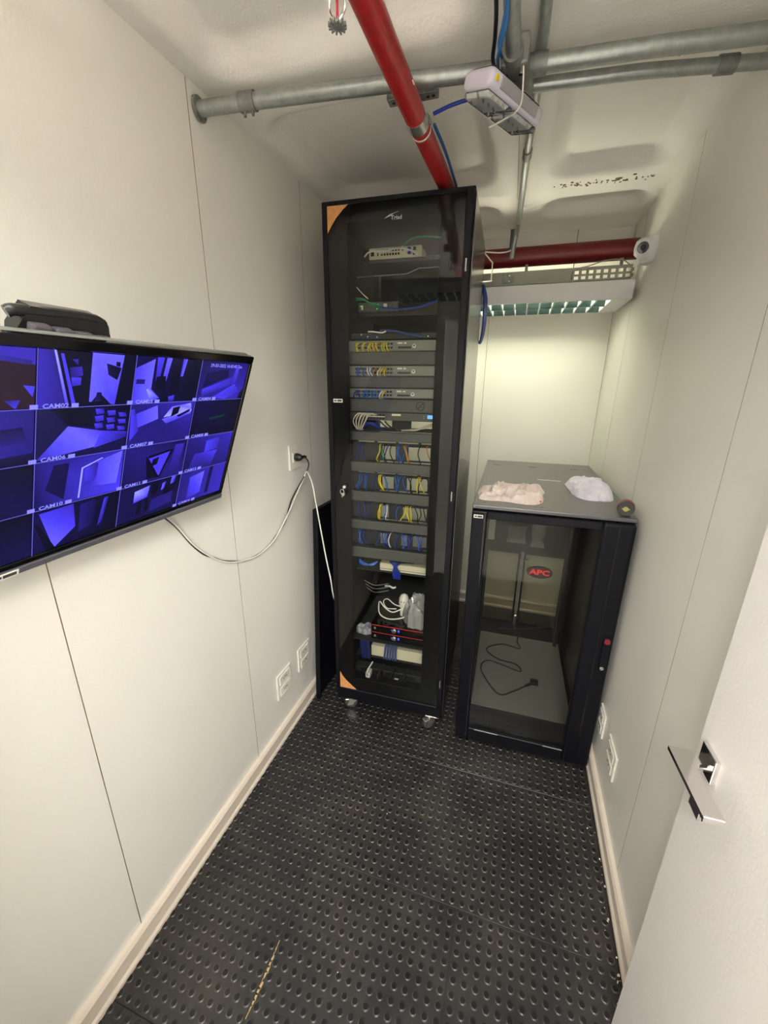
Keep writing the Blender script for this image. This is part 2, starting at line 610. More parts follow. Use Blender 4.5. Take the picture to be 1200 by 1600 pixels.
while y < WB - .05:
    for (x0, me, cut) in ((XS - TS - 12 * TS / NS + .0, left_cut, 0), (XS - TS, full, 0), (XS, right_cut, 0)):
        o = bpy.data.objects.new('tile', me)
        COL.objects.link(o)
        o.parent = fl
        o.location = (x0, y, 0)
    y += TS
def glue(bm):
    rnd = random.Random(5)
    for k in range(14):
        yy = .50 + .17 * k / 14
        wd = .002 + .006 * rnd.random() * math.sin(PI * (k + .5) / 14)
        box(bm, XS - TS - .001, XS - TS - .001 + wd, yy, yy + .017, -.001, .0006, .0002)
part('glue_residue', mat('glue_tan', (168, 146, 96), .7), fl, glue)
def crumbs(bm):
    rnd = random.Random(11)
    for k in range(46):
        if k < 30:
            yy = .8 + .55 * rnd.random(); xx = .455 - .03 * rnd.random() ** 2
            s = .0008 + .0018 * rnd.random() ** 2
        else:
            yy = .45 + 1.0 * rnd.random(); xx = -.6 + 1.0 * rnd.random()
            s = .0007 + .0012 * rnd.random() ** 2
        box(bm, xx - s, xx + s, yy - s * 1.3, yy + s, .0, .001 + s, s * .3)
o = part('crumbs', mat('crumb_white', (225, 218, 200), .7), fl, crumbs)
o['kind'] = 'stuff'

# ------------------------------------------------------------------ open door on the right
# leaf face runs from hinge (.438,0) to free edge (.410,.80)
dr = thing('door_1', 'white flush door standing open against the right wall with a chrome lever', 'door', (.438, .0, 0), math.atan2(.80, -.028) )
dr['kind'] = 'structure'
DL = math.hypot(.80, .028)
# local: x along the leaf from hinge to free edge, +y towards room (left), leaf thickness on -y
part('leaf', M_doorpaint, dr, lambda b: box(b, 0, DL, -.034, 0, .008, 2.08, .0015, seg=2))
for hz in (.25, 1.05, 1.85):
    part('hinge', M_steel, dr, lambda b: lathe(b, [(.006, hz - .04), (.006, hz + .04)], (-.004, -.004, 0), 'Z', 12), True)
hz = .995
hx = DL - .052
hd = part('door_handle', M_chrome, dr, lambda b: box(b, hx - .026, hx + .026, 0, .009, hz - .026, hz + .026, .002, seg=2), label='square chrome rose with a flat bent lever')
def lever(b):
    # neck
    lathe(b, [(.011, .008), (.011, .030), (.008, .034)], (hx, 0, hz - .008), 'Y', 18)
    # flat wide lever blade running back towards the hinge, lying horizontally, slightly widened at the root
    poly = [(hx + .018, .008), (hx + .018, .066), (hx - .122, .062), (hx - .122, .030), (hx - .016, .034), (hx - .010, .010)]
    prism(b, poly, 'Z', hz - .004, hz + .004)
    box(b, hx - .1245, hx - .121, .030, .062, hz - .008, hz + .0045, .001)
part('lever', M_chrome, hd, lever)
part('key_rose', M_chrome, dr, lambda b: box(b, hx - .02, hx + .02, 0, .006, hz - .125, hz - .085, .002, seg=2))

# ------------------------------------------------------------------ outlets
def outlet(y0, y1, z0, z1, wall, label, kind, group=None):
    s = 1 if wall == 'L' else -1
    X = WL if wall == 'L' else WR
    yc, zc = (y0 + y1) / 2, (z0 + z1) / 2
    t = thing('wall_outlet', label, 'wall outlet', (X, yc, zc), 0, group)
    hy, hz_ = (y1 - y0) / 2, (z1 - z0) / 2
    def X2(a, b_):
        return (a, b_) if s > 0 else (-b_, -a)
    a, b_ = X2(0, .008)
    part('cover_plate', M_plate, t, lambda b: box(b, a, b_, -hy, hy, -hz_, hz_, .0025, seg=2))
    if kind == 'plug':
        a, b2 = X2(.008, .012)
        part('socket_insert', M_plate, t, lambda b: box(b, a, b2, -hy * .55, hy * .55, -.022, .022, .002))
    else:
        for k in range(2):
            z_ = (-.5 + k) * hz_ * .9
            a, b2 = X2(.008, .0115)
            sk = part('socket_insert', M_plate, t, lambda b: box(b, a, b2, -hy * .72, hy * .72, z_ - hz_ * .36, z_ + hz_ * .36, .003))
            def holes(b):
                for q in (-1, 0, 1):
                    c0, c1 = X2(.0113, .0121)
                    box(b, c0, c1, q * .012 - .003, q * .012 + .003, z_ - .003 + (.004 if q == 0 else 0), z_ + .003 + (.004 if q == 0 else 0))
            part('pin_hole', M_ink, sk, holes)
    return t
outlet(1.554, 1.642, 1.293, 1.405, 'L', 'tall white outlet with the black plug in it beside the rack', 'plug')
outlet(1.522, 1.638, .252, .382, 'L', 'low white double outlet nearest the leaning black board', 'double')
outlet(1.326, 1.446, .242, .372, 'L', 'low white double outlet, the nearer one on the left wall', 'double')
outlet(1.570, 1.660, .240, .355, 'R', 'low white outlet on the right wall, half hidden by the short cabinet', 'double')
outlet(1.360, 1.484, .245, .358, 'R', 'low white outlet on the right wall, fully clear of the cabinet', 'double')

# ------------------------------------------------------------------ wall-mounted screen
TB = Vector((-.8481, .9951, 1.3516))          # bottom right corner of the picture area
TILT, TYAW, TW = .3825, -.0057, .6989
TH = TW * 9 / 16
th = Vector((-math.sin(TYAW), math.cos(TYAW), 0))
to = Vector((math.cos(TYAW), math.sin(TYAW), 0))
tu = Vector((0, 0, 1)) * math.cos(TILT) + to * math.sin(TILT)
tn = th.cross(tu)                               # outward, towards the room
if tn.dot(to) < 0:
    tn = -tn
tv = bpy.data.objects.new('television', None)
COL.objects.link(tv)
# local axes: x = along to the right (into the room depth), z = up the screen, y = -normal (front at y<0)
c0 = TB - th * TW                               # bottom left of the picture area
tv.matrix_world = Matrix(((th.x, -tn.x, tu.x, c0.x), (th.y, -tn.y, tu.y, c0.y), (th.z, -tn.z, tu.z, c0.z), (0, 0, 0, 1)))
tag(tv, 'black flat television tilted down on the left wall showing a grid of blue camera pictures', 'television')
def tv_bezel(b):
    bt, bs, bb = .018, .012, .012
    box(b, -bs, TW + bs, -.004, .012, TH, TH + bt, .002)
    box(b, -bs, TW + bs, -.004, .012, -bb, 0, .002)
    box(b, -bs, 0, -.004, .012, 0, TH, .002)
    box(b, TW, TW + bs, -.004, .012, 0, TH, .002)
part('bezel', M_blackgloss, tv, tv_bezel)
part('lower_strip', mat('tv_chin', (96, 96, 104), .3, metal=.3), tv, lambda b: box(b, -.012, TW + .012, -.006, .014, -.028, -.0125, .002))
part('rear_shell', mat('tv_shell', (120, 122, 116), .35, metal=.2), tv, lambda b: box(b, -.012, TW + .012, .0125, .030, -.026, TH + .019, .006, seg=3))
def tv_back(b):
    box(b, .10, TW - .10, .030, .060, .03, TH - .03, .012, seg=3)
part('rear_housing', M_geardark, tv, tv_back)
def vents(b):
    for k in range(5):
        x = .190 + .036 * k
        box(b, x, x + .030, .030, .048, TH - .028, TH + .025 - .003 * k, .004, seg=2)
part('vent_housing', mat('tv_vent', (84, 80, 86), .35, metal=.2), tv, vents)
def mount(b):
    prism(b, [(.182, TH - .05), (.182, TH + .012), (.200, TH + .046), (.312, TH + .046), (.328, TH + .038), (.345, TH - .05)], 'Y', .052, .080)
    tube(b, [(.172, .062, TH + .030), (.192, .060, TH + .036), (.312, .060, TH + .038), (.335, .062, TH + .01)], .009, 10, 4)
    box(b, .21, .30, .060, .080, .10, TH - .04, .004)
part('wall_bracket', mat('bracket_black', (36, 34, 34), .22), tv, mount, True)
part('property_sticker', M_plate, tv, lambda b: box(b, .105, .150, -.0072, -.006, -.0265, -.0140, .0003))
part('sticker_print', M_ink, tv, lambda b: (box(b, .109, .122, -.0077, -.0072, -.0225, -.0175), box(b, .124, .146, -.0077, -.0072, -.0235, -.0170)))
scr = part('screen', mat('screen_glass', (6, 6, 26), .12), tv, lambda b: box(b, 0, TW, -.0005, .010, 0, TH))
# camera pictures: flat coloured print on the screen
def feedmat():
    m = bpy.data.materials.new('camera_picture')
    m.use_nodes = True
    nt = m.node_tree
    b = nt.nodes['Principled BSDF']
    a = nt.nodes.new('ShaderNodeVertexColor')
    a.layer_name = 'Col'
    n = nt.nodes.new('ShaderNodeTexNoise')
    n.inputs['Scale'].default_value = 90
    n.inputs['Detail'].default_value = 4
    tc = nt.nodes.new('ShaderNodeTexCoord')
    nt.links.new(tc.outputs['Object'], n.inputs['Vector'])
    mr = nt.nodes.new('ShaderNodeMapRange')
    mr.inputs[3].default_value = .75
    mr.inputs[4].default_value = 1.2
    nt.links.new(n.outputs['Fac'], mr.inputs[0])
    b.inputs['Base Color'].default_value = (.004, .004, .008, 1)
    b.inputs['Roughness'].default_value = .25
    nt.links.new(a.outputs['Color'], b.inputs['Emission Color'])
    nt.links.new(mr.outputs[0], b.inputs['Emission Strength'])
    return m
M_feed = feedmat()
def C(s):
    return {'k': (4, 3, 26), 'n': (12, 8, 60), 'd': (26, 18, 104), 'm': (44, 32, 160), 'b': (62, 50, 214), 'l': (92, 84, 255), 'w': (140, 140, 255), 'r': (34, 14, 32), 'g': (8, 44, 40), 't': (66, 54, 130)}[s]
FEEDS = {
 (0, 0): [('rrrr', [(0, 0), (1, 0), (1, 1), (0, 1)]), ('mmmm', [(0, 0), (1, 0), (1, .26), (.3, .02)]), ('bmdd', [(0, .02), (.25, 0), (.98, .2), (.95, .27)]), ('bbb', [(.9, .6), (1, .62), (.98, .8)]), ('dmb', [(.75, .85), (.88, .85), (.84, 1)])],
 (0, 1): [('kkkk', [(0, 0), (1, 0), (1, 1), (0, 1)]), ('mddm', [(0, 0), (.16, 0), (.30, 1), (0, 1)]), ('wwbb', [(.13, 0), (.15, 0), (.29, .96), (.26, .96)]), ('bbbb', [(.19, .05), (.22, .05), (.36, .95), (.32, .95)]),
          ('dmmd', [(.28, .28), (.40, .26), (.42, .42), (.30, .48)]), ('mmd', [(.30, .14), (.36, .13), (.36, .24)]), ('bbmm', [(.30, .46), (.40, .46), (.40, .6), (.31, .62)]),
          ('llbl', [(.50, 0), (.86, .01), (.80, 1), (.50, .92)]), ('nkkn', [(.66, .18), (.84, .26), (.80, .50), (.69, .40)]), ('kkkk', [(.77, .14), (.82, .15), (.82, .24), (.77, .22)]), ('kkkk', [(.50, .98), (.58, .80), (.64, .80), (.76, 1)]), ('dkkk', [(.56, .92), (.58, .74), (.63, .74), (.65, .92)])],
 (0, 2): [('nkkn', [(0, 0), (1, 0), (1, 1), (0, 1)]), ('bllb', [(0, .25), (.25, .04), (.24, 1), (0, 1)]), ('dddd', [(.02, .48), (.14, .48), (.14, .58), (.02, .58)]), ('bbmm', [(.28, 0), (.38, 0), (.34, .55), (.29, .5)]), ('llbb', [(.42, 0), (.5, 0), (.44, .62), (.38, .72)]),
          ('kkkk', [(.30, .42), (.44, .40), (.46, .75), (.30, .72)]), ('nkkn', [(.26, .75), (.5, .7), (.5, 1), (.22, 1)]), ('kkkk', [(.52, .15), (.66, .15), (.68, .8), (.54, .8)]), ('bllb', [(.68, 0), (.75, 0), (.71, .4), (.67, .4)]), ('bbdd', [(.52, .88), (.62, .84), (.62, 1), (.54, 1)]), ('wbbb', [(.17, .7), (.22, .66), (.38, .9), (.26, .98)])],
 (0, 3): [('ndmd', [(0, 0), (1, 0), (1, 1), (0, 1)]), ('nnnn', [(.12, .3), (.55, .18), (.6, .4), (.08, .68)]), ('bmmd', [(.08, .72), (.7, .38), (.66, .6), (.1, .95)]), ('bbmb', [(.3, .95), (.76, .58), (.9, .8), (.6, 1)]), ('bbmm', [(.72, .12), (.8, .1), (.78, .55), (.68, .6)]), ('kkkk', [(.92, .85), (1, .7), (1, 1), (.9, 1)])],
 (1, 0): [('mddm', [(0, 0), (1, 0), (1, 1), (0, 1)]), ('bmmb', [(.0, .05), (.25, .05), (.22, .55), (0, .6)]), ('mddm', [(.3, .08), (.6, .06), (.62, .35), (.3, .35)]), ('nndd', [(.3, .38), (.9, .3), (.95, .6), (.3, .6)]), ('bbmm', [(.2, .65), (.6, .66), (.56, .9), (.2, .95)]), ('nnkk', [(0, .9), (1, .8), (1, 1), (0, 1)])],
 (1, 1): [('nknn', [(0, 0), (1, 0), (1, 1), (0, 1)]), ('lblm', [(.30, .36), (.68, .52), (.62, .85), (0, .98)]), ('bmdb', [(.68, .52), (1, .60), (1, .72), (.60, .88)]), ('kkkk', [(.12, 0), (.52, .02), (.6, .42), (.3, .34)])]
          + [('bbmm' if (i + j) % 2 else 'bdmm', [(.58 + .14 * i, .05 + .15 * j + .05 * i), (.68 + .14 * i, .04 + .15 * j + .06 * i), (.69 + .14 * i, .15 + .15 * j + .05 * i), (.60 + .14 * i, .17 + .15 * j + .04 * i)]) for i in range(3) for j in range(3)],
 (1, 2): [('dmdd', [(0, 0), (1, 0), (1, 1), (0, 1)]), ('bllb', [(.08, .22), (.38, .05), (.42, .38), (.10, .56)]), ('bmmb', [(0, .12), (.05, .1), (.14, .62), (.03, .85)]), ('wllw', [(.5, .36), (.62, .1), (.92, .05), (.98, .25)]), ('lwbb', [(.48, .40), (.98, .20), (.96, .32), (.56, .52)]), ('kkkk', [(.64, .14), (.76, .10), (.74, .28), (.62, .36)]), ('knnk', [(.72, .34), (.95, .18), (.94, .26), (.76, .38)]), ('lwlw', [(.76, .08), (.94, .04), (.97, .16), (.77, .2)])],
 (1, 3): [('nkkk', [(0, 0), (1, 0), (1, 1), (0, 1)]), ('gggg', [(.34, .50), (.7, .42), (.68, .49), (.36, .56)])],
 (2, 0): [('nknk', [(0, 0), (1, 0), (1, 1), (0, 1)]), ('dnnd', [(0, .5), (.5, .55), (.5, 1), (0, 1)])],
 (2, 1): [('dmbn', [(0, 0), (1, 0), (1, 1), (0, 1)]), ('bllm', [(.66, .18), (.98, .02), (.94, .8), (.58, .74)]), ('nnnn', [(.18, .1), (.34, .1), (.3, .9), (.1, .6)]), ('wwww', [(.48, .26), (.72, .10), (.73, .12), (.50, .28)]), ('wwww', [(.48, .26), (.50, .26), (.48, .95), (.46, .95)]), ('bdmm', [(.52, .3), (.68, .2), (.66, .6), (.52, .7)])],
 (2, 2): [('dndn', [(0, 0), (1, 0), (1, 1), (0, 1)]), ('kkkk', [(.32, .3), (.78, .2), (.6, .95), (.38, .92)]), ('bbbb', [(.37, .36), (.72, .26), (.58, .9), (.56, .86)]), ('kkkk', [(.44, .4), (.54, .36), (.52, .55), (.42, .6)]), ('dddd', [(.36, 0), (.38, 0), (.36, .35), (.34, .35)]), ('mmdd', [(.8, .1), (.96, .1), (.92, .8), (.74, .9)])],
 (2, 3): [('dmdn', [(0, 0), (1, 0), (1, 1), (0, 1)]), ('bmmb', [(.4, .15), (.7, .1), (.68, .45), (.4, .5)]), ('mbdd', [(.2, .5), (.7, .5), (.6, 1), (.1, 1)])],
 (3, 0): [('kknk', [(0, 0), (1, 0), (1, 1), (0, 1)])],
 (3, 1): [('nkkn', [(0, 0), (1, 0), (1, 1), (0, 1)]), ('bmbl', [(.05, .08), (.42, .04), (.46, .62), (.22, 1)]), ('kkkk', [(.0, .3), (.04, .3), (.24, 1), (.14, 1)]), ('bddm', [(.80, .1), (.86, .08), (.8, .7), (.74, .8)]), ('dnnd', [(.5, .1), (.7, .06), (.68, .7), (.5, .8)])],
 (3, 2): [('nknn', [(0, 0), (1, 0), (1, 1), (0, 1)]), ('wlbb', [(.22, .18), (.46, .1), (.44, .42), (.22, .5)]), ('kkkk', [(.30, .5), (.36, .46), (.36, .85), (.28, .9)]), ('kkkk', [(.40, .5), (.46, .46), (.5, .8), (.42, .85)]), ('kkkk', [(.5, .1), (.62, .05), (.6, .4), (.5, .45)]), ('lbbl', [(.68, .14), (.74, .1), (.72, .3), (.67, .34)]), ('lbdl', [(.84, 0), (.92, 0), (.9, .2), (.83, .25)]), ('dddd', [(.52, .55), (.9, .4), (.9, .8), (.5, .9)]), ('kkkk', [(.72, .25), (.92, .2), (.9, .45), (.72, .5)])],
 (3, 3): [('dmmd', [(0, 0), (1, 0), (1, 1), (0, 1)]), ('blbm', [(.2, .2), (.5, .1), (.48, .8), (.2, .9)]), ('nnnn', [(.62, 0), (.7, 0), (.68, .9), (.6, .9)])],
}
gw, gh = TW / 4, TH / 4
for (r, c), shapes in FEEDS.items():
    bm = NB()
    cl = bm.loops.layers.float_color.new('Col')
    for li, (cols, poly) in enumerate(shapes):
        vs = []
        for (u_, v_) in poly:
            mgn = .012
            u2, v2 = mgn + u_ * (1 - 2 * mgn), mgn + v_ * (1 - 2 * mgn)
            vs.append(bm.verts.new(((c + u2) * gw, -.0009 - .00006 * li, TH - (r + v2) * gh)))
        f = bm.faces.new(vs)
        if f.normal.y > 0:
            f.normal_flip()
        for lp in f.loops:
            k = vs.index(lp.vert)
            q = C(cols[k % len(cols)])
            lp[cl] = (*[v * 1.0 for v in srgb(q)], 1)
    link('camera_picture', bm, M_feed, scr)
M_cap = emit('caption_light', (136, 134, 255), .8)
M_line = emit('grid_line', (92, 88, 190), .8)
def gridlines(b):
    for k in range(1, 4):
        box(b, k * gw - .0007, k * gw + .0007, -.0022, -.0018, 0, TH)
        box(b, 0, TW, -.0022, -.0018, k * gh - .0007, k * gh + .0007)
part('grid_line', M_line, scr, gridlines)
RX = (PI / 2, 0, 0)
for r in range(4):
    for c in range(4):
        n_ = 4 * r + c + 1
        if r == 3 and c < 3:
            continue
        lettering('caption', 'CAM%02d' % n_, .0108, M_cap, scr, (c * gw + .030, -.0024, TH - (r + 1) * gh + .004), RX, .0001, .0002, 'CENTER', sx=1.25)
        for q in (-.010, .056):
            part('caption_icon', M_cap, scr, lambda b: box(b, c * gw + q, c * gw + q + .012, -.0026, -.0022, TH - (r + 1) * gh, TH - (r + 1) * gh + .0075))
lettering('time_stamp', '29-03-2022 16:45:40 Tue', .0115, M_cap, scr, (3.5 * gw, -.0024, TH - .011), RX, .0001, .0001, 'CENTER')

# ------------------------------------------------------------------ tall rack
RO = Vector((-.7617, 1.6067, 0))
RR = .0375
RW, RD, RZ0, RZ1 = .552, .665, .080, 2.297
def rl(x, d, z):                                # rack-local to world
    return Vector((RO.x + x * math.cos(RR) - d * math.sin(RR), RO.y + x * math.sin(RR) + d * math.cos(RR), z))
rack = thing('server_rack', 'tall black network rack on wheels with a smoked glass door', 'server rack', tuple(RO), RR)
def frame(b):
    box(b, 0, RW, 0, RD, RZ1 - .022, RZ1, .003)                     # roof
    box(b, 0, RW, .004, RD, RZ0, RZ0 + .025, .003)                  # base
    box(b, 0, RW, .0, .03, RZ0, .147, .003)                         # front plinth
    for x in (.002, RW - .034):
        box(b, x, x + .032, RD - .035, RD - .002, RZ0 + .025, RZ1 - .022)
        box(b, x, x + .032, .012, .045, RZ0 + .025, RZ1 - .022)
    for x in (.045, RW - .065):
        box(b, x, x + .018, .055, .075, RZ0 + .025, RZ1 - .022)
        box(b, x, x + .020, RD - .15, RD - .13, RZ0 + .025, RZ1 - .022)
part('rack_frame', M_black, rack, frame)
part('side_panel', M_side, rack, lambda b: box(b, RW - .0005, RW + .003, .012, RD - .004, RZ0 + .01, RZ1 - .012, .001))
part('side_panel', M_black, rack, lambda b: box(b, -.003, .0005, .012, RD - .004, RZ0 + .01, RZ1 - .012, .001))
part('rear_panel', M_geardark, rack, lambda b: box(b, .036, RW - .036, RD - .012, RD - .008, 1.53, RZ1 - .024))
part('rear_panel', M_geardark, rack, lambda b: box(b, .036, RW - .036, RD - .012, RD - .008, RZ0 + .026, .66))
door = part('glass_door_frame', M_black, rack, lambda b: (
    box(b, .003, .022, -.016, -.001, .150, 2.290, .002), box(b, .524, .549, -.016, -.001, .150, 2.290, .002),
    box(b, .022, .524, -.016, -.001, 2.277, 2.290, .002), box(b, .022, .524, -.016, -.001, .150, .160, .002)))
part('glass_pane', M_glass, door, lambda b: box(b, .022, .524, -.012, -.008, .160, 2.277))
def border(b):
    box(b, .022, .098, -.0075, -.0065, .160, 2.277)
    box(b, .442, .524, -.0075, -.0065, .160, 2.277)
    box(b, .098, .442, -.0075, -.0065, 2.222, 2.277)
    box(b, .098, .442, -.0075, -.0065, .160, .225)
part('glass_border', M_border, door, border)
def corner(top):
    def f(b):
        if top:
            prism(b, [(.024, 2.276), (.104, 2.276), (.085, 2.262), (.058, 2.238), (.040, 2.215), (.024, 2.192)], 'Y', -.0145, -.0125)
        else:
            prism(b, [(.024, .162), (.112, .162), (.085, .184), (.060, .206), (.040, .228), (.024, .256)], 'Y', -.0145, -.0125)
    return f
part('corner_piece', M_card, door, corner(True), label='tan cardboard corner left on the glass, top')
part('corner_piece', M_card, door, corner(False), label='tan cardboard corner left on the glass, bottom')
part('plinth_highlight', M_galvd, rack, lambda b: box(b, .04, .538, -.004, .0, .1475, .1505))  # highlight line below the glass door, drawn as a pale strip
def lock(b):
    lathe(b, [(.010, 0), (.010, -.010), (.007, -.014)], (.074, -.016, 1.236), 'Y', 14)
    lathe(b, [(.003, -.008), (.003, -.020)], (.074, -.018, 1.236), 'Y', 8)
lk = part('lock', M_chrome, door, lock, True)
def keys(b):
    pts = [(.066 + .0085 * math.cos(a), -.034, 1.217 + .010 * math.sin(a)) for a in [2 * PI * k / 12 for k in range(13)]]
    tube(b, pts, .0018, 6, 2)
    box(b, .0685, .072, -.036, -.033, 1.188, 1.214, .0008, M=Matrix.Translation((.07, 0, 1.2)) @ Matrix.Rotation(.6, 4, 'Y') @ Matrix.Translation((-.07, 0, -1.2)))
    lathe(b, [(.0075, -.033), (.0075, -.036)], (.070, 0, 1.204), 'Y', 12)
part('key', M_steel, rack, keys)
part('property_sticker', M_plate, rack, lambda b: box(b, .028, .068, -.0135, -.0122, 1.590, 1.604, .0004))
part('sticker_print', M_ink, rack, lambda b: (box(b, .031, .043, -.0139, -.0135, 1.594, 1.600), box(b, .046, .065, -.0139, -.0135, 1.593, 1.601)))
for k in range(3):
    z_ = (.30, 1.23, 2.06)[k]
    part('hinge', M_steel, rack, lambda b: lathe(b, [(.0035, z_ - .02), (.0035, z_ + .02)], (.536, -.018, 0), 'Z', 8), True)
# emblem printed on the glass: a swoosh and slanted letters
def swoosh(b):
    prism(b, [(.240, 2.222), (.258, 2.232), (.292, 2.240), (.274, 2.2345), (.256, 2.226)], 'Y', -.0138, -.0122)
part('printed_emblem', mat('print_grey', (170, 170, 178), .5), door, swoosh)
lettering('printed_emblem', 'Triad', .019, MATS['print_grey'], door, (.284, -.0128, 2.222), (PI / 2, 0, 0), .0003, .0002)
# castors
def caster(x, d, ang, nm='caster'):
    cs = part(nm, M_steel, rack, lambda b: (
        box(b, x - .028, x + .028, d - .028, d + .028, .0745, .0795, .001),
        prism_fork(b, x, d, ang)))
    def wheel(b):
        R_ = Matrix.Rotation(ang, 3, 'Z')
        off = R_ @ Vector((0, -.018, 0))
        lathe(b, [(.010, -.012), (.029, -.012), (.033, -.008), (.033, .008), (.029, .012), (.010, .012)], (x + off.x, d + off.y, .0335), 'X', 22, M=R_.to_4x4())
    part('wheel', M_rubber, cs, wheel, True)
    return cs
def prism_fork(b, x, d, ang):
    T = Matrix.Translation((x, d, 0)) @ Matrix.Rotation(ang, 4, 'Z')
    for s in (-1, 1):
        vs0 = len(b.verts)
        poly = [(-.040, .020), (-.010, .022), (.014, .060), (.014, .072), (-.022, .072), (-.030, .058), (-.034, .040)]
        a, c = (s * .0145, s * .0175) if s > 0 else (s * .0175, s * .0145)
        n0 = set(b.verts)
        prism(b, poly, 'X', a, c)
        for v in [v for v in b.verts if v not in n0]:
            v.co = T @ v.co
    n0 = set(b.verts)
    box(b, -.0175, .0175, -.030, .014, .066, .0745, .003)
    for v in [v for v in b.verts if v not in n0]:
        v.co = T @ v.co
    n0 = set(b.verts)
    box(b, -.014, .014, -.050, -.030, .052, .058, .002)
    for v in [v for v in b.verts if v not in n0]:
        v.co = T @ v.co
caster(.080, .045, -1.15)
caster(.500, .030, -.75)
caster(.070, RD - .06, 2.2)
caster(.480, RD - .06, 2.6)

# ---- gear inside the rack. every unit is its own thing, local frame = rack frame
def unit(name, label, cat, z, group=None):
    p = rl(0, 0, z)
    return thing(name, label, cat, tuple(p), RR, group)
GX0, GX1 = .0665, .484
def ports(b, x0, x1, n, z, d, w_=.0095, h_=.007, y1=None):
    for k in range(n):
        x = x0 + (x1 - x0) * (k + .5) / n
        box(b, x - w_ / 2, x + w_ / 2, d - .0012, d + .0004, z - h_ / 2, z + h_ / 2)
SWD = .055
def switch(z0, z1, label):
    t = unit('network_switch', label, 'network switch', z0, 'grey network switches in the rack')
    h = z1 - z0
    part('case', M_gearlight, t, lambda b: box(b, GX0, GX1, SWD, SWD + .22, 0, h, .002))
    def pp(b):
        ports(b, .10, .262, 12, h * .68, SWD)
        ports(b, .10, .262, 12, h * .32, SWD)
        ports(b, .43, .49, 4, h * .5, SWD)
    part('ports', M_hole, t, pp)
    part('slot', M_geardark, t, lambda b: box(b, .282, .335, SWD - .0015, SWD, h * .22, h * .42))
    e = part('emblem', M_plate, t, lambda b: lathe(b, [(.0075, 0), (.0075, -.0012)], (.347, SWD, h * .45), 'Y', 16))
    part('emblem_mark', M_ink, e, lambda b: prism(b, [(.342, h * .45 + .004), (.352, h * .45 + .004), (.347, h * .45 - .004)], 'Y', SWD - .0022, SWD - .0013))
    part('printed_text', M_plate, t, lambda b: (box(b, .280, .300, SWD - .001, SWD, h * .66, h * .8), box(b, .306, .316, SWD - .001, SWD, h * .66, h * .8)))
    return t
SW = [(1.790, 1.830), (1.695, 1.735), (1.608, 1.646)]
switch(*SW[0], 'grey network switch with yellow cords plugged in, topmost of the three')
switch(*SW[1], 'grey network switch with pale blue cords and two yellow ones, middle of the three')
switch(*SW[2], 'grey network switch with bright blue cords, lowest of the three')
def blank(z0, z1, label, m=None, d=.045, group='blank rack covers'):
    t = unit('cable_organiser', label, 'rack cover', z0, group)
    h = z1 - z0
    part('cover', m or M_gear, t, lambda b: box(b, GX0, GX1, d, d + .012, .001, h - .001, .003, seg=2))
    part('duct', M_geardark, t, lambda b: box(b, GX0 + .01, GX1 - .01, d + .0125, d + .045, .004, h - .004))
    part('screws', M_steel, t, lambda b: [lathe(b, [(.003, 0), (.002, -.0015)], (x, d, h / 2), 'Y', 8) for x in (GX0 + .008, GX1 - .008)])
    return t
blank(1.737, 1.789, 'plain grey rack cover between the top and middle switches')
blank(1.648, 1.694, 'plain grey rack cover between the middle and lowest switches')
bl = blank(1.551, 1.606, 'plain grey rack cover bearing a round crossed-out sign')
def nosign(b):
    cx, cz, R_ = .382, .028, .0185
    n = 28
    o_ = [b.verts.new((cx + R_ * math.cos(2 * PI * k / n), .0438, cz + R_ * math.sin(2 * PI * k / n))) for k in range(n)]
    i_ = [b.verts.new((cx + (R_ - .0045) * math.cos(2 * PI * k / n), .0438, cz + (R_ - .003) * math.sin(2 * PI * k / n))) for k in range(n)]
    for k in range(n):
        b.faces.new((o_[k], o_[(k + 1) % n], i_[(k + 1) % n], i_[k]))
    M_ = Matrix.Translation((cx, 0, cz)) @ Matrix.Rotation(-PI / 4, 4, 'Y')
    box(b, -.016, .016, .0436, .0446, -.0018, .0018, M=M_)
    box(b, -.007, .002, .0436, .0446, .003, .0050, M=Matrix.Translation((cx, 0, cz)))
    box(b, .000, .009, .0436, .0446, -.0050, -.003, M=Matrix.Translation((cx, 0, cz)))
part('crossed_sign', M_symbol, bl, nosign)
# voice panel with white bundle
vp = unit('telephone_unit', 'dark rack unit with a small lit blue display and beige cords at its left', 'network unit', 1.518)
part('case', M_gear, vp, lambda b: box(b, GX0, GX1, .05, .20, 0, .032, .002))
part('display', M_lcd, vp, lambda b: box(b, .412, .440, .0485, .05, .012, .026))
part('display_dots', M_yel, vp, lambda b: (box(b, .396, .399, .049, .05, .020, .023), box(b, .396, .399, .049, .05, .012, .015)))
part('name_strip', M_cream, vp, lambda b: box(b, .262, .300, .0488, .05, .020, .028))
part('ports', M_hole, vp, lambda b: (ports(b, .125, .232, 8, .022, .05), ports(b, .125, .232, 8, .008, .05)))
part('port_strip', M_cream, vp, lambda b: box(b, .155, .232, .0485, .05, .0135, .0165))

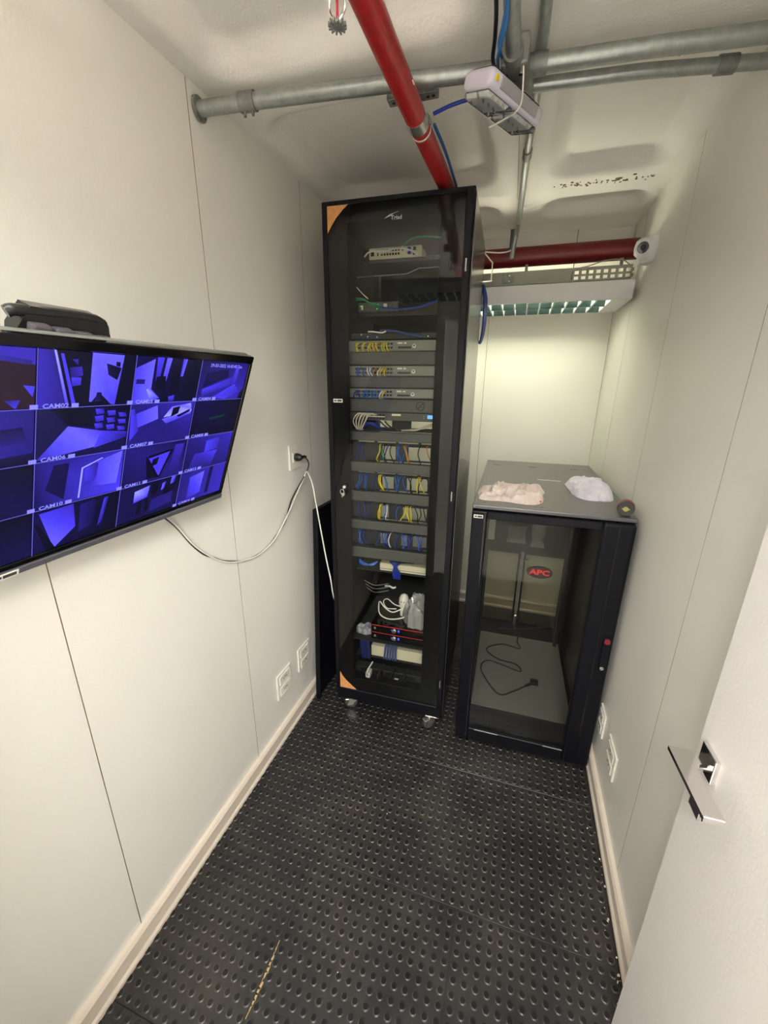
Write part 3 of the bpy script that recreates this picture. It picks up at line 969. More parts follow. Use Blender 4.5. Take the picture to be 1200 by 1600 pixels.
# organiser covers and the patch panels between them
COV = [(1.429, 1.470), (1.292, 1.338), (1.157, 1.205), (1.022, 1.067), (.880, .934)]
names5 = ['uppermost of the five lower ones', 'second of the five lower ones', 'third of the five lower ones', 'fourth of the five lower ones', 'lowest of all']
for (a, b2), nm in zip(COV, names5):
    blank(a, b2, 'smooth grey cable organiser cover in the rack, ' + nm)
GAPS = [(1.338, 1.429), (1.205, 1.292), (1.067, 1.157), (.934, 1.022)]
WINS = [[(.212, .274), (.328, .425)], [(.212, .266), (.325, .418)], [(.205, .245), (.310, .42)], [(.204, .240), (.305, .335), (.36, .425)]]
rown = ['first patch panel, under the uppermost organiser cover', 'second patch panel from the top', 'third patch panel from the top', 'fourth and lowest patch panel']
SEG = [(.104, .178), (.192, .274), (.287, .372), (.386, .46)]
for gi, ((a, b2), wins, nm) in enumerate(zip(GAPS, WINS, rown)):
    h = b2 - a
    t = unit('patch_panel', nm + ' with looped cords and see-through openings', 'patch panel', a, 'patch panels in the rack')
    def fr(b):
        d0, d1 = .085, .092
        box(b, GX0, GX1, d0, d1, h * .74, h - .002)
        box(b, GX0, GX1, d0, d1, .002, h * .10)
        xs = [GX0] + [q for w_ in wins for q in w_] + [GX1]
        for x0, x1 in zip(xs[::2], xs[1::2]):
            box(b, x0, x1, d0, d1, h * .10, h * .74)
    part('port_frame', M_geardark, t, fr)
    for (x0, x1) in SEG:
        part('label_strip', M_cream if gi < 2 else M_gearlight, t, lambda b: box(b, x0, x1, .079, .0845, h - .0085, h - .0035))
        part('ports', M_hole, t, lambda b: ports(b, x0, x1, 6, h * .82, .085, .009, .009))
gp = unit('cable_tray', 'open black rack tray under the lit display with pale cables crossing it', 'rack tray', 1.470)
part('tray', M_geardark, gp, lambda b: (box(b, GX0, GX1, .06, .20, .001, .004), box(b, GX0, .190, .10, .11, .004, .046), box(b, .245, .33, .12, .13, .004, .046)))

ORD = ['first', 'second', 'third', 'fourth', 'fifth', 'sixth', 'seventh', 'eighth', 'ninth', 'tenth', 'eleventh', 'twelfth', 'thirteenth']
def nth(lst, x):
    return ORD[[q[0] for q in lst].index(x)]
def cord(name, label, cat, m, pts, r=.0023, group=None, seg=6, n=5):
    W_ = [rl(*p) for p in pts]
    c = W_[0].copy()
    bm = NB()
    tube(bm, [p - c for p in W_], r, seg, n)
    o = link(name, bm, m, None, True, tuple(c))
    return tag(o, label, cat, group)
rn = random.Random(21)
# cords looping from patch ports up into the covers
spec = [
 ('first', GAPS[0], [(.112, 'b2'), (.128, 'b2'), (.205, 'y'), (.212, 'g'), (.232, 'k'), (.246, 'b2'), (.262, 'k'), (.292, 'b'), (.300, 'b'), (.312, 'o'), (.320, 'o'), (.330, 'b'), (.385, 'k'), (.414, 'o')]),
 ('second', GAPS[1], [(.112, 'b'), (.120, 'b'), (.140, 'b'), (.150, 'b'), (.196, 'b2'), (.206, 'y'), (.214, 'y'), (.226, 'b'), (.275, 'b'), (.288, 'b'), (.300, 'b'), (.318, 'b'), (.335, 'k'), (.352, 'k'), (.380, 'y'), (.388, 'y'), (.402, 'k'), (.416, 'k')]),
 ('third', GAPS[2], [(.110, 'b2'), (.132, 'b2'), (.160, 'b2'), (.208, 'y'), (.216, 'y'), (.232, 'b'), (.243, 'w'), (.298, 'b'), (.325, 'y'), (.336, 'y'), (.348, 'y'), (.368, 'k'), (.390, 'k'), (.408, 'k')]),
 ('fourth', GAPS[3], [(.110, 'b'), (.120, 'b'), (.134, 'b2'), (.208, 'b2'), (.222, 'b2'), (.240, 'b'), (.250, 'b2'), (.262, 'w'), (.300, 'b2'), (.312, 'b'), (.322, 'b2'), (.330, 'b'), (.345, 'b2'), (.368, 'b2'), (.380, 'b'), (.392, 'b2'), (.408, 'b2')]),
]
cm = {'b': (M_blue, 'blue'), 'b2': (M_blue2, 'dark blue'), 'y': (M_yel, 'yellow'), 'g': (M_green, 'green'), 'k': (M_bcable, 'black'), 'o': (M_orange, 'orange'), 'w': (M_wcable, 'white')}
for nm, (a, b2), lst in spec:
    for x, k in lst:
        m, cn = cm[k]
        dx = rn.uniform(-.020, .020)
        h = b2 - a
        y0 = .083
        bow = rn.uniform(-.010, .012)
        pts = [(x, y0, a + h * .82), (x + bow * .4, y0 - .022, a + h * .80), (x + dx * .4 + bow, y0 - .030, a + h * .5), (x + dx, y0 - .024, a + h * .16), (x + dx * 1.1, y0 + .003, a - .004)]
        cord('network_cable', '%s looped cord, %s of its colour from the left, in the %s patch panel' % (cn, nth([q for q in lst if q[1] == k], x), nm), 'cable', m, pts, .0027 if k == 'y' else .0023, '%s cords of the %s patch panel' % (cn, nm))
# cords in the switches
for si, (z0, z1), lst in ((0, SW[0], [(.112, 'y'), (.120, 'y'), (.142, 'y'), (.148, 'y'), (.168, 'y'), (.176, 'y'), (.184, 'y'), (.194, 'y'), (.204, 'o'), (.222, 'y'), (.230, 'y'), (.238, 'y')]),
                          (1, SW[1], [(.116, 'b'), (.126, 'b'), (.146, 'b'), (.158, 'w'), (.170, 'w'), (.182, 'b'), (.196, 'o'), (.214, 'w'), (.226, 'y'), (.236, 'y')]),
                          (2, SW[2], [(.110, 'b2'), (.118, 'b2'), (.146, 'b'), (.152, 'b'), (.160, 'b'), (.184, 'b'), (.192, 'b'), (.214, 'b'), (.222, 'w'), (.232, 'y')])):
    for x, k in lst:
        m, cn = cm[k]
        h = z1 - z0
        dx = rn.uniform(-.014, .010)
        pts = [(x, SWD - .001, z0 + h * .72), (x + .002, SWD - .018, z0 + h * .74), (x + dx * .5, SWD - .026, z0 + h * .45), (x + dx, SWD - .018, z0 + h * .12), (x + dx, SWD + .006, z0 - .004)]
        pos = ['topmost', 'middle', 'lowest'][si]
        cord('network_cable', 'short %s cord, %s of its colour from the left, in the %s network switch' % (cn, nth([q for q in lst if q[1] == k], x), pos), 'cable', m, pts, .0028, '%s cords of the %s switch' % (cn, pos))
for k in range(7):
    x = .108 + .009 * k
    cord('network_cable', 'beige cord, %s from the left, in the bundle left of the lit display' % ORD[k], 'cable', M_beigec,
         [(x + .035, .050, 1.540 - .002 * (k % 2)), (x + .012, .030, 1.545), (x - .008 + .004 * (k % 3), .024, 1.515), (.112 + .004 * k, .035, 1.482), (.120 + .002 * k, .06, 1.474)], .0026, 'beige cord bundle left of the display unit')
for k in range(3):
    cord('cable', 'thick dark blue cable arching behind the beige cord bundle', 'cable', M_blue2,
         [(.128, .09, 1.476), (.145, .075, 1.496 + .004 * k), (.172, .08, 1.502 - .004 * k), (.195 + .01 * k, .095, 1.478)], .004, 'dark blue cables on the upper rack tray')
for k in range(3):
    cord('cable', 'pale flat cable rising to the right in the opening under the display', 'cable', M_beigec,
         [(.300 + .02 * k, .07, 1.477), (.35 + .01 * k, .068, 1.482), (.40, .068, 1.490 + .004 * k), (.445, .075, 1.503 + .005 * k)], .0032, 'pale cables under the display')
for k in range(2):
    cord('cable', 'thin black cable crossing the left opening under the display', 'cable', M_bcable,
         [(.205 + .02 * k, .072, 1.512), (.228 + .02 * k, .070, 1.492), (.26 + .02 * k, .07, 1.476)], .003, 'black cables under the display')

# upper section


md = unit('router', 'light grey router box with rows of ports high in the rack', 'router', 2.166)
part('case', M_cream, md, lambda b: box(b, .099, .325, .25, .36, 0, .042, .003, seg=2))
part('ports', M_hole, md, lambda b: (ports(b, .150, .235, 7, .030, .25, .008, .007), ports(b, .150, .235, 7, .016, .25, .008, .008), box(b, .136, .141, .249, .25, .012, .024), box(b, .108, .122, .2485, .25, .012, .028, .002), box(b, .290, .302, .2485, .25, .024, .036)))
part('blue_plug', M_blue2, md, lambda b: (box(b, .268, .282, .235, .25, .010, .034, .002), box(b, .290, .300, .240, .25, .006, .018, .002)), label='blue plugs in the right end')
sh = unit('router_shelf', 'dark metal rack shelf carrying the light grey router', 'shelf', 2.160)
part('shelf_plate', M_geardark, sh, lambda b: (box(b, GX0, GX1, .244, .50, .0, .003), box(b, GX0, GX1, .244, .247, -.010, .003)))
cord('cable', 'green cable arching up from the light grey router', 'cable', M_green, [(.245, .245, 2.19), (.262, .235, 2.215), (.30, .24, 2.232), (.36, .26, 2.236), (.42, .30, 2.236)], .003)
cord('cable', 'white cable looping in front of the light grey router ports', 'cable', M_wcable, [(.150, .248, 2.182), (.17, .215, 2.180), (.22, .205, 2.188), (.268, .21, 2.186), (.30, .225, 2.176), (.316, .235, 2.167)], .003)
cord('cable', 'short white cable slanting at the left port of the grey router', 'cable', M_wcable, [(.242, .247, 2.202), (.252, .22, 2.198), (.276, .215, 2.178)], .003)
cord('cable', 'white cable lying under the light grey router', 'cable', M_wcable, [(.112, .15, 2.152), (.140, .130, 2.162), (.19, .13, 2.163), (.225, .132, 2.160)], .003)
one('shelf_rod', 'bent pale wire rod running across the rack under the router', 'rod', M_galv, lambda b: tube(b, [(.045, .25, 0), (.23, .25, .002), (.27, .25, .004), (.315, .25, .020), (.34, .25, .020), (.508, .25, .022)], .0022, 6, 2), loc=tuple(rl(0, 0, 2.103)), rz=RR)
s2 = unit('small_switch', 'small dark network box with green lights and a pale socket', 'network switch', 1.945)
part('case', M_gear, s2, lambda b: box(b, .090, .262, .13, .24, 0, .038, .002))
part('status_light', M_led, s2, lambda b: (box(b, .100, .103, .128, .13, .022, .025), box(b, .170, .173, .128, .13, .010, .013), box(b, .172, .178, .128, .13, .026, .029)))
part('socket_block', M_cream, s2, lambda b: (box(b, .200, .214, .126, .13, .016, .030, .001), box(b, .104, .112, .128, .13, .010, .026)))
sh2 = unit('middle_shelf', 'dark rack shelf with the small green-lit box on it', 'shelf', 1.940)
part('shelf_plate', M_geardark, sh2, lambda b: (box(b, GX0, GX1, .125, .50, .0, .0035), box(b, GX0, GX1, .125, .128, -.012, .0035)))
cord('cable', 'green cable running left over the small green-lit box', 'cable', M_green, [(.085, .12, 1.998), (.12, .11, 1.992), (.15, .105, 1.975), (.18, .115, 1.968), (.19, .129, 1.965)], .003)
cord('cable', 'second green cable drooping over the small green-lit box', 'cable', M_green, [(.085, .12, 1.990), (.13, .10, 1.984), (.165, .10, 1.962), (.195, .128, 1.960)], .003)
cord('cable', 'thin white cable dropping steeply to the small green-lit box', 'cable', M_wcable, [(.092, .11, 2.035), (.118, .105, 2.010), (.140, .11, 1.992)], .002)
cord('cable', 'dark blue cable sagging along the middle shelf', 'cable', M_blue2, [(.20, .085, 1.955), (.28, .075, 1.944), (.36, .075, 1.950), (.43, .085, 1.972)], .004)
s3 = unit('media_converter', 'thin black box with white lights just above the top switch', 'network unit', 1.838)
part('case', M_geardark, s3, lambda b: box(b, .070, .46, .10, .22, 0, .024, .002))
part('status_light', M_ledw, s3, lambda b: [box(b, x, x + .0025, .0985, .10, z_, z_ + .0025) for x, z_ in ((.112, .018), (.140, .010), (.180, .008), (.392, .008))])
cord('cable', 'pale blue cable lying on the thin black box above the top switch', 'cable', mat('cord_steel_blue', (70, 88, 140), .5), [(.195, .10, 1.872), (.25, .085, 1.868), (.31, .08, 1.856), (.37, .085, 1.846)], .0045)
cord('cable', 'short white cable tail on the thin black box', 'cable', M_wcable, [(.145, .095, 1.868), (.17, .085, 1.866), (.205, .088, 1.862), (.222, .09, 1.868)], .003)

# lower section
b1 = unit('cream_box', 'cream rectangular box behind the dark blue cable knot, upper of two', 'box', .774)
part('body', M_cream, b1, lambda b: box(b, .185, .47, .15, .21, 0, .040, .003, seg=2))
part('face_shadow_line', M_gearlight, b1, lambda b: box(b, .185, .47, .1485, .15, .010, .013))  # shadow edge low on the face, drawn as a grey line
s4 = unit('upper_shelf', 'dark rack shelf carrying the upper cream box', 'shelf', .769)
part('shelf_plate', M_geardark, s4, lambda b: box(b, GX0, GX1, .14, .50, .0, .004))
for k in range(6):
    cord('cable', 'dark blue cable knotted in front of the upper cream box', 'cable', M_blue2,
         [(.262 + .006 * k, .14, .865), (.245 + .010 * k, .13, .838), (.265 + .006 * (k % 3), .125, .815), (.258 + .007 * k, .130, .778), (.262 + .006 * k, .136, .745)], .0042, 'dark blue cables knotted at the upper cream box')
for k in range(7):
    cord('cable', 'black cable bunched above the upper cream box', 'cable', M_bcable,
         [(.20 + .01 * k, .14, .842), (.23 + .012 * k, .12, .856 - .002 * k), (.27 + .012 * k, .12, .850 + .002 * (k % 2)), (.32 + .006 * k, .14, .838)], .005, 'black cables bunched above the upper cream box')
for k in range(4):
    cord('cable', 'bright blue cable end fanning out at the left above the recorders', 'cable', M_blue,
         [(.095, .10, .826 + .006 * k), (.13, .09, .820 + .003 * k), (.165, .095, .832 - .003 * k), (.185, .11, .838)], .003, 'bright blue cable ends at the left')
for k in range(3):
    cord('cable', 'thin grey cable slanting across the dark gap above the recorders', 'cable', M_gearlight,
         [(.10, .16 + .02 * k, .70 - .03 * k), (.16, .15, .685 - .02 * k), (.23, .16, .70 - .02 * k)], .0018, 'thin grey cables above the recorders')
s5 = unit('recorder_shelf', 'dark rack shelf carrying the two red-lined recorders', 'shelf', .420)
part('shelf_plate', M_geardark, s5, lambda b: box(b, GX0, GX1, .05, .50, .0, .004))
def recorder(z, lab):
    t = unit('video_recorder', lab, 'video recorder', z, 'black recorders with red lines')
    part('case', M_blackgloss, t, lambda b: box(b, .165, .485, .07, .36, 0, .042, .003, seg=2))
    part('red_line', M_redlet, t, lambda b: box(b, .170, .482, .0685, .0698, .036, .0395) if z > .45 else box(b, .170, .482, .0685, .0698, .039, .0415))
    part('knob', M_steel, t, lambda b: lathe(b, [(.012, 0), (.012, -.006), (.009, -.008)], (.285, .0695, .022), 'Y', 18), True)
    part('blue_light', M_ledb, t, lambda b: (box(b, .304, .312, .0685, .0698, .016, .028), box(b, .270, .272, .0685, .0698, .018, .026)))
    part('sticker', M_gearlight, t, lambda b: box(b, .180, .190, .0685, .0698, .014, .026))
    return t
recorder(.470, 'black video recorder with a red front line, upper of two, under the plastic bag')
recorder(.4255, 'black video recorder with a red front line, lower of two')
# adaptor, its cable, bag, packet
t = unit('power_adapter', 'white round-topped power adapter standing on the upper recorder', 'power adapter', .512)
part('body', M_plate, t, lambda b: (lathe(b, [(.012, 0), (.022, .006), (.027, .03), (.025, .055), (.018, .072), (.006, .080)], (.305, .19, .045), 'Z', 16), box(b, .288, .322, .17, .21, 0, .05, .01, seg=2)), True)
part('pin', M_steel, t, lambda b: (box(b, .296, .300, .16, .17, .09, .094), box(b, .310, .314, .16, .17, .09, .094)))
cord('cable', 'white adapter cable coiled on top of the upper recorder', 'cable', M_wcable,
     [(.300, .17, .560), (.255, .15, .545), (.215, .15, .565), (.185, .16, .590), (.175, .17, .560), (.190, .14, .530), (.235, .12, .522), (.290, .12, .530), (.340, .14, .545)], .0033)
cord('cable', 'second white cable loop left of the power adapter', 'cable', M_wcable,
     [(.30, .18, .565), (.26, .17, .580), (.22, .18, .60), (.195, .19, .575), (.22, .17, .552), (.27, .17, .555)], .0028)
cord('cable', 'short white connector lead lying behind the coil', 'cable', M_wcable, [(.19, .24, .640), (.215, .23, .648), (.235, .23, .640), (.25, .235, .645)], .005)
def crumple(bm, cx, cy, rx, ry, h, seed, nu=40, nv=14, power=.55, fold=.35, freq=9, flat=0.0, closed=True):
    """crumpled heap of thin stuff: closed surface with folded ridges and irregular outline"""
    rings = []
    off = Vector((seed * 3.1, seed * 1.7, seed))
    for j in range(nv + 1):
        t_ = j / nv
        rad = math.sin(t_ * PI / 2)
        ring = []
        for i in range(nu):
            a = 2 * PI * i / nu
            d = Vector((math.cos(a), math.sin(a), 0))
            ol = 1 + .22 * noise.noise(d * 1.6 + off) + .10 * noise.noise(d * 5 + off)
            x, y = cx + rx * rad * ol * d.x, cy + ry * rad * ol * d.y
            zz = h * max(math.cos(t_ * PI / 2), 0) ** power
            nn = 1 - abs(noise.noise(Vector((x * freq, y * freq * 1.6, seed)) + off)) * 2.2
            n2 = 1 - abs(noise.noise(Vector((x * freq * 2.4, y * freq * 2, seed * 2)) + off)) * 2
            zz *= (1 - fold) + fold * (.65 * nn + .35 * n2)
            zz = max(zz, .0015 if j < nv else 0)
            ring.append(bm.verts.new((x + .004 * noise.noise(Vector((x, y, 3)) * 40), y, zz)))
        rings.append(ring)
    for A, B in zip(rings, rings[1:]):
        for k in range(nu):
            bm.faces.new((A[k], B[k], B[(k + 1) % nu], A[(k + 1) % nu])).smooth = True
    bmesh.ops.remove_doubles(bm, verts=rings[0], dist=.002)
    if closed:
        try:
            bm.faces.new(rings[-1][::-1])
        except Exception:
            pass
bagp = rl(.388, .17, .512)
one('plastic_bag', 'crumpled clear plastic bag lying on the right of the upper recorder', 'plastic bag', M_bag,
    lambda b: crumple(b, 0, 0, .072, .085, .155, 4, 36, 14, .5, .55, 14), smooth=True, loc=tuple(bagp), rz=RR)
pkp = rl(.118, .125, .424)
one('foil_packet', 'small crumpled white packet lying left of the recorders', 'packet', mat('packet_white', (190, 190, 198), .3, rgb2=(120, 120, 134), noise_scale=60),
    lambda b: crumple(b, 0, 0, .046, .035, .050, 8, 30, 8, .35, .5, 22), smooth=True, loc=tuple(pkp), rz=RR)
# blue trunk of cables behind packet, cream strip, power strip
for k in range(5):
    cord('cable', 'thick dark blue cable hanging at the left below the white packet', 'cable', mat('cord_navy', (22, 40, 100), .5),
         [(.100 + .010 * k, .112, .412), (.099 + .010 * k, .105, .39), (.101 + .010 * k, .10, .36), (.106 + .010 * k, .11, .27)], .006, 'dark blue cables below the white packet')
for k in range(5):
    cord('cable', 'grey-blue cable hanging in front of the lower cream box', 'cable', MATS['cord_steel_blue'],
         [(.240 + .012 * k, .112, .412), (.238 + .013 * k, .10, .39), (.232 + .014 * k, .10, .35), (.226 + .015 * k, .105, .29)], .0055, 'grey-blue cables before the lower cream box')
b3 = unit('cream_box', 'cream rectangular box low in the rack, lower of two', 'box', .285)
part('body', M_cream, b3, lambda b: box(b, .150, .475, .12, .20, 0, .062, .003, seg=2))
s6 = unit('lower_shelf', 'dark rack shelf carrying the lower cream box', 'shelf', .279)
part('shelf_plate', M_geardark, s6, lambda b: box(b, GX0, GX1, .112, .50, .0, .004))
cord('cable', 'thin black cable curving over the lower cream box', 'cable', M_bcable, [(.43, .10, .27), (.45, .12, .30), (.48, .15, .315)], .003)
ps = unit('power_strip', 'black power strip with plugs along the bottom of the rack', 'power strip', .180)
part('body', M_geardark, ps, lambda b: box(b, GX0, GX1, .10, .145, 0, .040, .004, seg=2))
for k in range(6):
    part('socket', M_hole, ps, lambda b: box(b, .10 + .065 * k, .135 + .065 * k, .098, .10, .008, .034, .001))
for k, (x, m, cn) in enumerate(((.150, M_plate, 'white'), (.212, M_bcable, 'black'), (.275, M_bcable, 'black'), (.340, M_bcable, 'black'))):
    t = unit('power_plug', '%s plug, %s from the left in the power strip at the rack bottom' % (cn, ORD[k]), 'plug', .185, None if cn == 'white' else 'black plugs in the rack power strip')
    part('plug_body', m, t, lambda b: box(b, x - .013, x + .013, .055, .0975, .002, .036, .006, seg=2))
    part('lead', m, t, lambda b: tube(b, [(x, .056, .02), (x + .004, .035, .05), (x + .01, .04, .075), (x + .02, .08, .09)], .004, 8, 5), True)
part('switch_light', M_cream, ps, lambda b: box(b, .285, .305, .0975, .10, -.004, .004))
bs = unit('rack_bottom_tray', 'black ledge at the foot of the rack under the power strip', 'shelf', .165)
part('tray', M_black, bs, lambda b: box(b, GX0, GX1, .05, .30, 0, .012, .002))

# blue cable bundle on the rear right corner outside
one('cable_coil', 'dark blue cable coil hanging behind the top right corner of the tall rack', 'cable coil', mat('coil_blue', (26, 54, 128), .45), lambda b: [
    tube(b, [(-.004, .01 * k, .14), (.004 + .003 * k, .01 * k, .08), (.008 + .003 * k, .01 * k, .0), (.006 + .002 * k, .01 * k, -.08), (-.004, .01 * k, -.13), (-.022, .01 * k, -.08), (-.022, .01 * k, .05), (-.004, .01 * k, .14)], .005, 8, 5) for k in range(4)],
    smooth=True, loc=tuple(rl(.561, RD + .03, 2.00)))

# leaning board between rack and wall
bd = thing('leaning_board', 'plain black steel cover panel standing upright between the left wall and the rack', 'panel', (-.899, 1.634, .0), math.radians(87.5))
bd.rotation_euler = (math.radians(1.6), 0, math.radians(87.5))
part('sheet', M_black, bd, lambda b: box(b, 0, .86, -.006, .006, .004, 1.10, .002))
part('bent_edge', M_black, bd, lambda b: (box(b, 0, .006, -.022, -.006, .004, 1.10, .001), box(b, .006, .86, -.016, -.006, 1.088, 1.10, .001)))

# ------------------------------------------------------------------ short cabinet
CO = Vector((-.1394, 1.6274, 0))
CR = .0179
CW, CD, CH_ = .600, 1.081, 1.1977
def kl(x, d, z):
    return Vector((CO.x + x * math.cos(CR) - d * math.sin(CR), CO.y + x * math.sin(CR) + d * math.cos(CR), z))
cab = thing('short_rack_cabinet', 'waist-high black equipment cabinet with a see-through door, cloths lying on top', 'rack cabinet', tuple(CO), CR)
M_ctop = mat('cabinet_top', (92, 90, 92), .33, metal=.25, bump=.05, bump_scale=500)
def cframe(b):
    for x in (.0, CW - .045):
        box(b, x, x + .045, .035, .075, .012, CH_ - .02)
        box(b, x, x + .045, CD - .045, CD, .012, CH_ - .02)
    box(b, 0, CW, .03, CD, .0, .035, .003)
    box(b, .088, CW - .045, CD - .03, CD - .004, .595, CH_ - .02)
    box(b, .045, .088, CD - .03, CD - .004, .595, .65)
    box(b, 0, CW, .032, .06, CH_ - .035, CH_ - .012)
    box(b, .045, CW - .045, .032, .055, .035, .065)
part('cabinet_frame', M_black, cab, cframe)
cab_slot = None
top = part('roof_panel', M_ctop, cab, lambda b: box(b, -.001, CW + .001, .004, CD, CH_ - .016, CH_, .003, seg=2), label='dark grey metal roof panel')
def plugs(b):
    for x, y_ in ((.06, .93), (.27, .93), (.50, .93)):
        lathe(b, [(.024, CH_ - .001), (.024, CH_ + .0012), (.018, CH_ + .002)], (x, y_, 0), 'Z', 18)
part('knockout', M_ctop, top, plugs)
part('screw_slot', M_hole, top, lambda b: [box(b, x, x + .012, .05, .054, CH_ - .0005, CH_ + .0006) for x in (.035, .24, .262, .56)])
part('side_panel', M_black, cab, lambda b: box(b, -.002, .001, .03, CD - .01, .014, CH_ - .016, .0008))
part('side_panel', M_black, cab, lambda b: box(b, CW - .001, CW + .002, .03, CD - .01, .014, CH_ - .016, .0008))
part('base_plate', mat('base_grey', (160, 158, 152), .5), cab, lambda b: box(b, .06, .555, .20, .90, .036, .040), label='grey floor plate inside')
part('inner_rail', M_black, cab, lambda b: [box(b, x, x + .02, y_, y_ + .02, .035, CH_ - .02) for x, y_ in ((.022, .14), (CW - .078, .14), (CW - .078, .86))])
cdoor = part('front_door', M_black, cab, lambda b: (
    box(b, .0, .062, -.012, .028, .010, CH_ - .020, .006, seg=2),
    box(b, .485, .600, -.012, .028, .010, CH_ - .020, .014, seg=4),
    box(b, .062, .485, -.010, .026, CH_ - .052, CH_ - .020, .003),
    box(b, .062, .485, -.010, .026, .010, .078, .003)), label='black door frame with a broad handle side')
part('door_pane', M_mesh, cdoor, lambda b: box(b, .062, .485, .004, .006, .078, CH_ - .052))
part('door_groove', M_blackgloss, cdoor, lambda b: (box(b, .050, .055, -.0135, -.012, .03, CH_ - .03), box(b, .540, .545, -.0135, -.012, .03, CH_ - .03)))
part('edge_highlight', M_galvd, cdoor, lambda b: (box(b, .09, .20, -.0125, -.010, .074, .079, .001), box(b, .40, .484, -.0125, -.010, .074, .079, .001)))  # highlights on the frame's inner lower edge, modelled as pale strips
part('handle', M_black, cdoor, lambda b: box(b, .560, .586, -.024, -.012, .54, .70, .005, seg=2))
part('handle_badge', mat('badge_deep_red', (120, 26, 32), .45), cdoor, lambda b: lathe(b, [(.012, 0), (.012, -.002)], (.573, -.0242, .683), 'Y', 16), label='red round badge on the handle')
part('key_lock', M_steel, cdoor, lambda b: lathe(b, [(.008, 0), (.008, -.004), (.005, -.005)], (.571, -.024, .556), 'Y', 14))
bdg = part('oval_badge', mat('badge_dark', (36, 20, 22), .3), cdoor, lambda b: prism(b, [(.287 + .050 * math.cos(a), .937 + .026 * math.sin(a)) for a in [2 * PI * k / 32 for k in range(32)]], 'Y', -.002, .0035))
lettering('badge_lettering', 'APC', .031, mat('badge_letter_red', (180, 42, 38), .5), bdg, (.287, -.0024, .937), (PI / 2, 0, 0), .0004, .0010, sx=1.3)
part('property_sticker', M_plate, cdoor, lambda b: box(b, .008, .045, -.0135, -.012, 1.148, 1.162, .0004))
part('sticker_print', M_ink, cdoor, lambda b: (box(b, .011, .022, -.0139, -.0135, 1.152, 1.158), box(b, .024, .042, -.0139, -.0135, 1.151, 1.159)))
def rdoor(x0, x1):
    f = part('rear_door', M_black, cab, lambda b: (box(b, x0, x0 + .012, CD - .028, CD - .018, .04, .595), box(b, x1 - .012, x1, CD - .028, CD - .018, .04, .595),
             box(b, x0, x1, CD - .028, CD - .018, .04, .060), box(b, x0, x1, CD - .028, CD - .018, .580, .595)))
    part('perforated_sheet', M_rmesh, f, lambda b: box(b, x0 + .012, x1 - .012, CD - .024, CD - .022, .060, .580))
rdoor(.046, .270)
rdoor(.292, CW - .046)
part('rear_latch', M_steel, cab, lambda b: (box(b, .274, .288, CD - .03, CD - .02, .04, .60), box(b, .296, .318, CD - .04, CD - .03, .545, .555), box(b, .276, .300, CD - .04, CD - .03, .10, .112)))
lettering('roof_lettering', 'NetShelter', .026, M_plate, top, (.335, .575, CH_ + .0004), (0, 0, 0), .0003, .0004, sx=1.0)
part('red_dot', M_redlet, top, lambda b: lathe(b, [(.005, CH_), (.005, CH_ + .0006)], (.415, .575, 0), 'Z', 14))
# bags hanging on the rear upper panel, loose power cord on the base
for (x0, x1, z0, z1, lb) in ((.167, .290, .665, .785, 'square clear plastic bag stuck inside the short cabinet, left one'), (.318, .405, .650, .805, 'narrow clear plastic bag twisted at the bottom, right one inside the short cabinet')):
    def bagf(b):
        n_ = 10
        F, Bk = [], []
        for j in range(n_ + 1):
            for side, L_ in ((0, F), (1, Bk)):
                row = []
                for i in range(n_ + 1):
                    u_, v_ = i / n_, j / n_
                    pinch = 1 - (.12 * math.sin(v_ * PI) if x1 - x0 > .1 else .28 * math.exp(-((v_ - .35) / .16) ** 2))
                    xx = (x0 + x1) / 2 + (u_ - .5) * (x1 - x0) * pinch
                    thk = .010 * (1 - abs(2 * u_ - 1) ** 3) * (1 - abs(2 * v_ - 1) ** 4)
                    yy = (-thk if side == 0 else thk) + .006 * noise.noise(Vector((u_ * 4, v_ * 5, x0 * 30 + side)))
                    row.append(b.verts.new((xx + .004 * noise.noise(Vector((u_ * 3, v_ * 4, 7))), yy, z0 + (z1 - z0) * v_)))
                L_.append(row)
        for L_ in (F, Bk):
            for j in range(n_):
                for i in range(n_):
                    b.faces.new((L_[j][i], L_[j][i + 1], L_[j + 1][i + 1], L_[j + 1][i])).smooth = True
    one('plastic_bag', lb, 'plastic bag', M_bag, bagf, loc=tuple(kl(0, CD - .055, 0)), rz=CR)
def pw(b):
    tube(b, [(.155, 2.56, 0), (.145, 2.46, 0), (.16, 2.39, .0), (.05, 2.40, .002), (-.042, 2.32, 0), (.03, 2.24, 0), (.14, 2.22, 0), (.165, 2.16, .0), (.06, 2.19, 0), (-.03, 2.20, .002), (-.06, 2.12, 0), (.00, 1.99, .002), (.06, 1.93, 0), (.13, 1.98, 0), (.20, 2.05, .0)], .0042, 8, 6)
    tube(b, [(.195, 2.045, .0), (.212, 2.060, .002), (.225, 2.072, .003)], .008, 8, 2)
    box(b, .218, .262, 2.066, 2.104, -.006, .016, .006, seg=2)
one('extension_cable', 'black power cord lying in loops inside the short cabinet', 'cable', M_bcable, pw, smooth=True, loc=(0, 0, .0500))
one('extension_cable', 'black cord running across the rear door foot of the short cabinet', 'cable', M_bcable, lambda b: tube(b, [(.02, 2.58, .052), (.15, 2.60, .058), (.28, 2.62, .085), (.40, 2.63, .125)], .005, 8, 5), smooth=True)

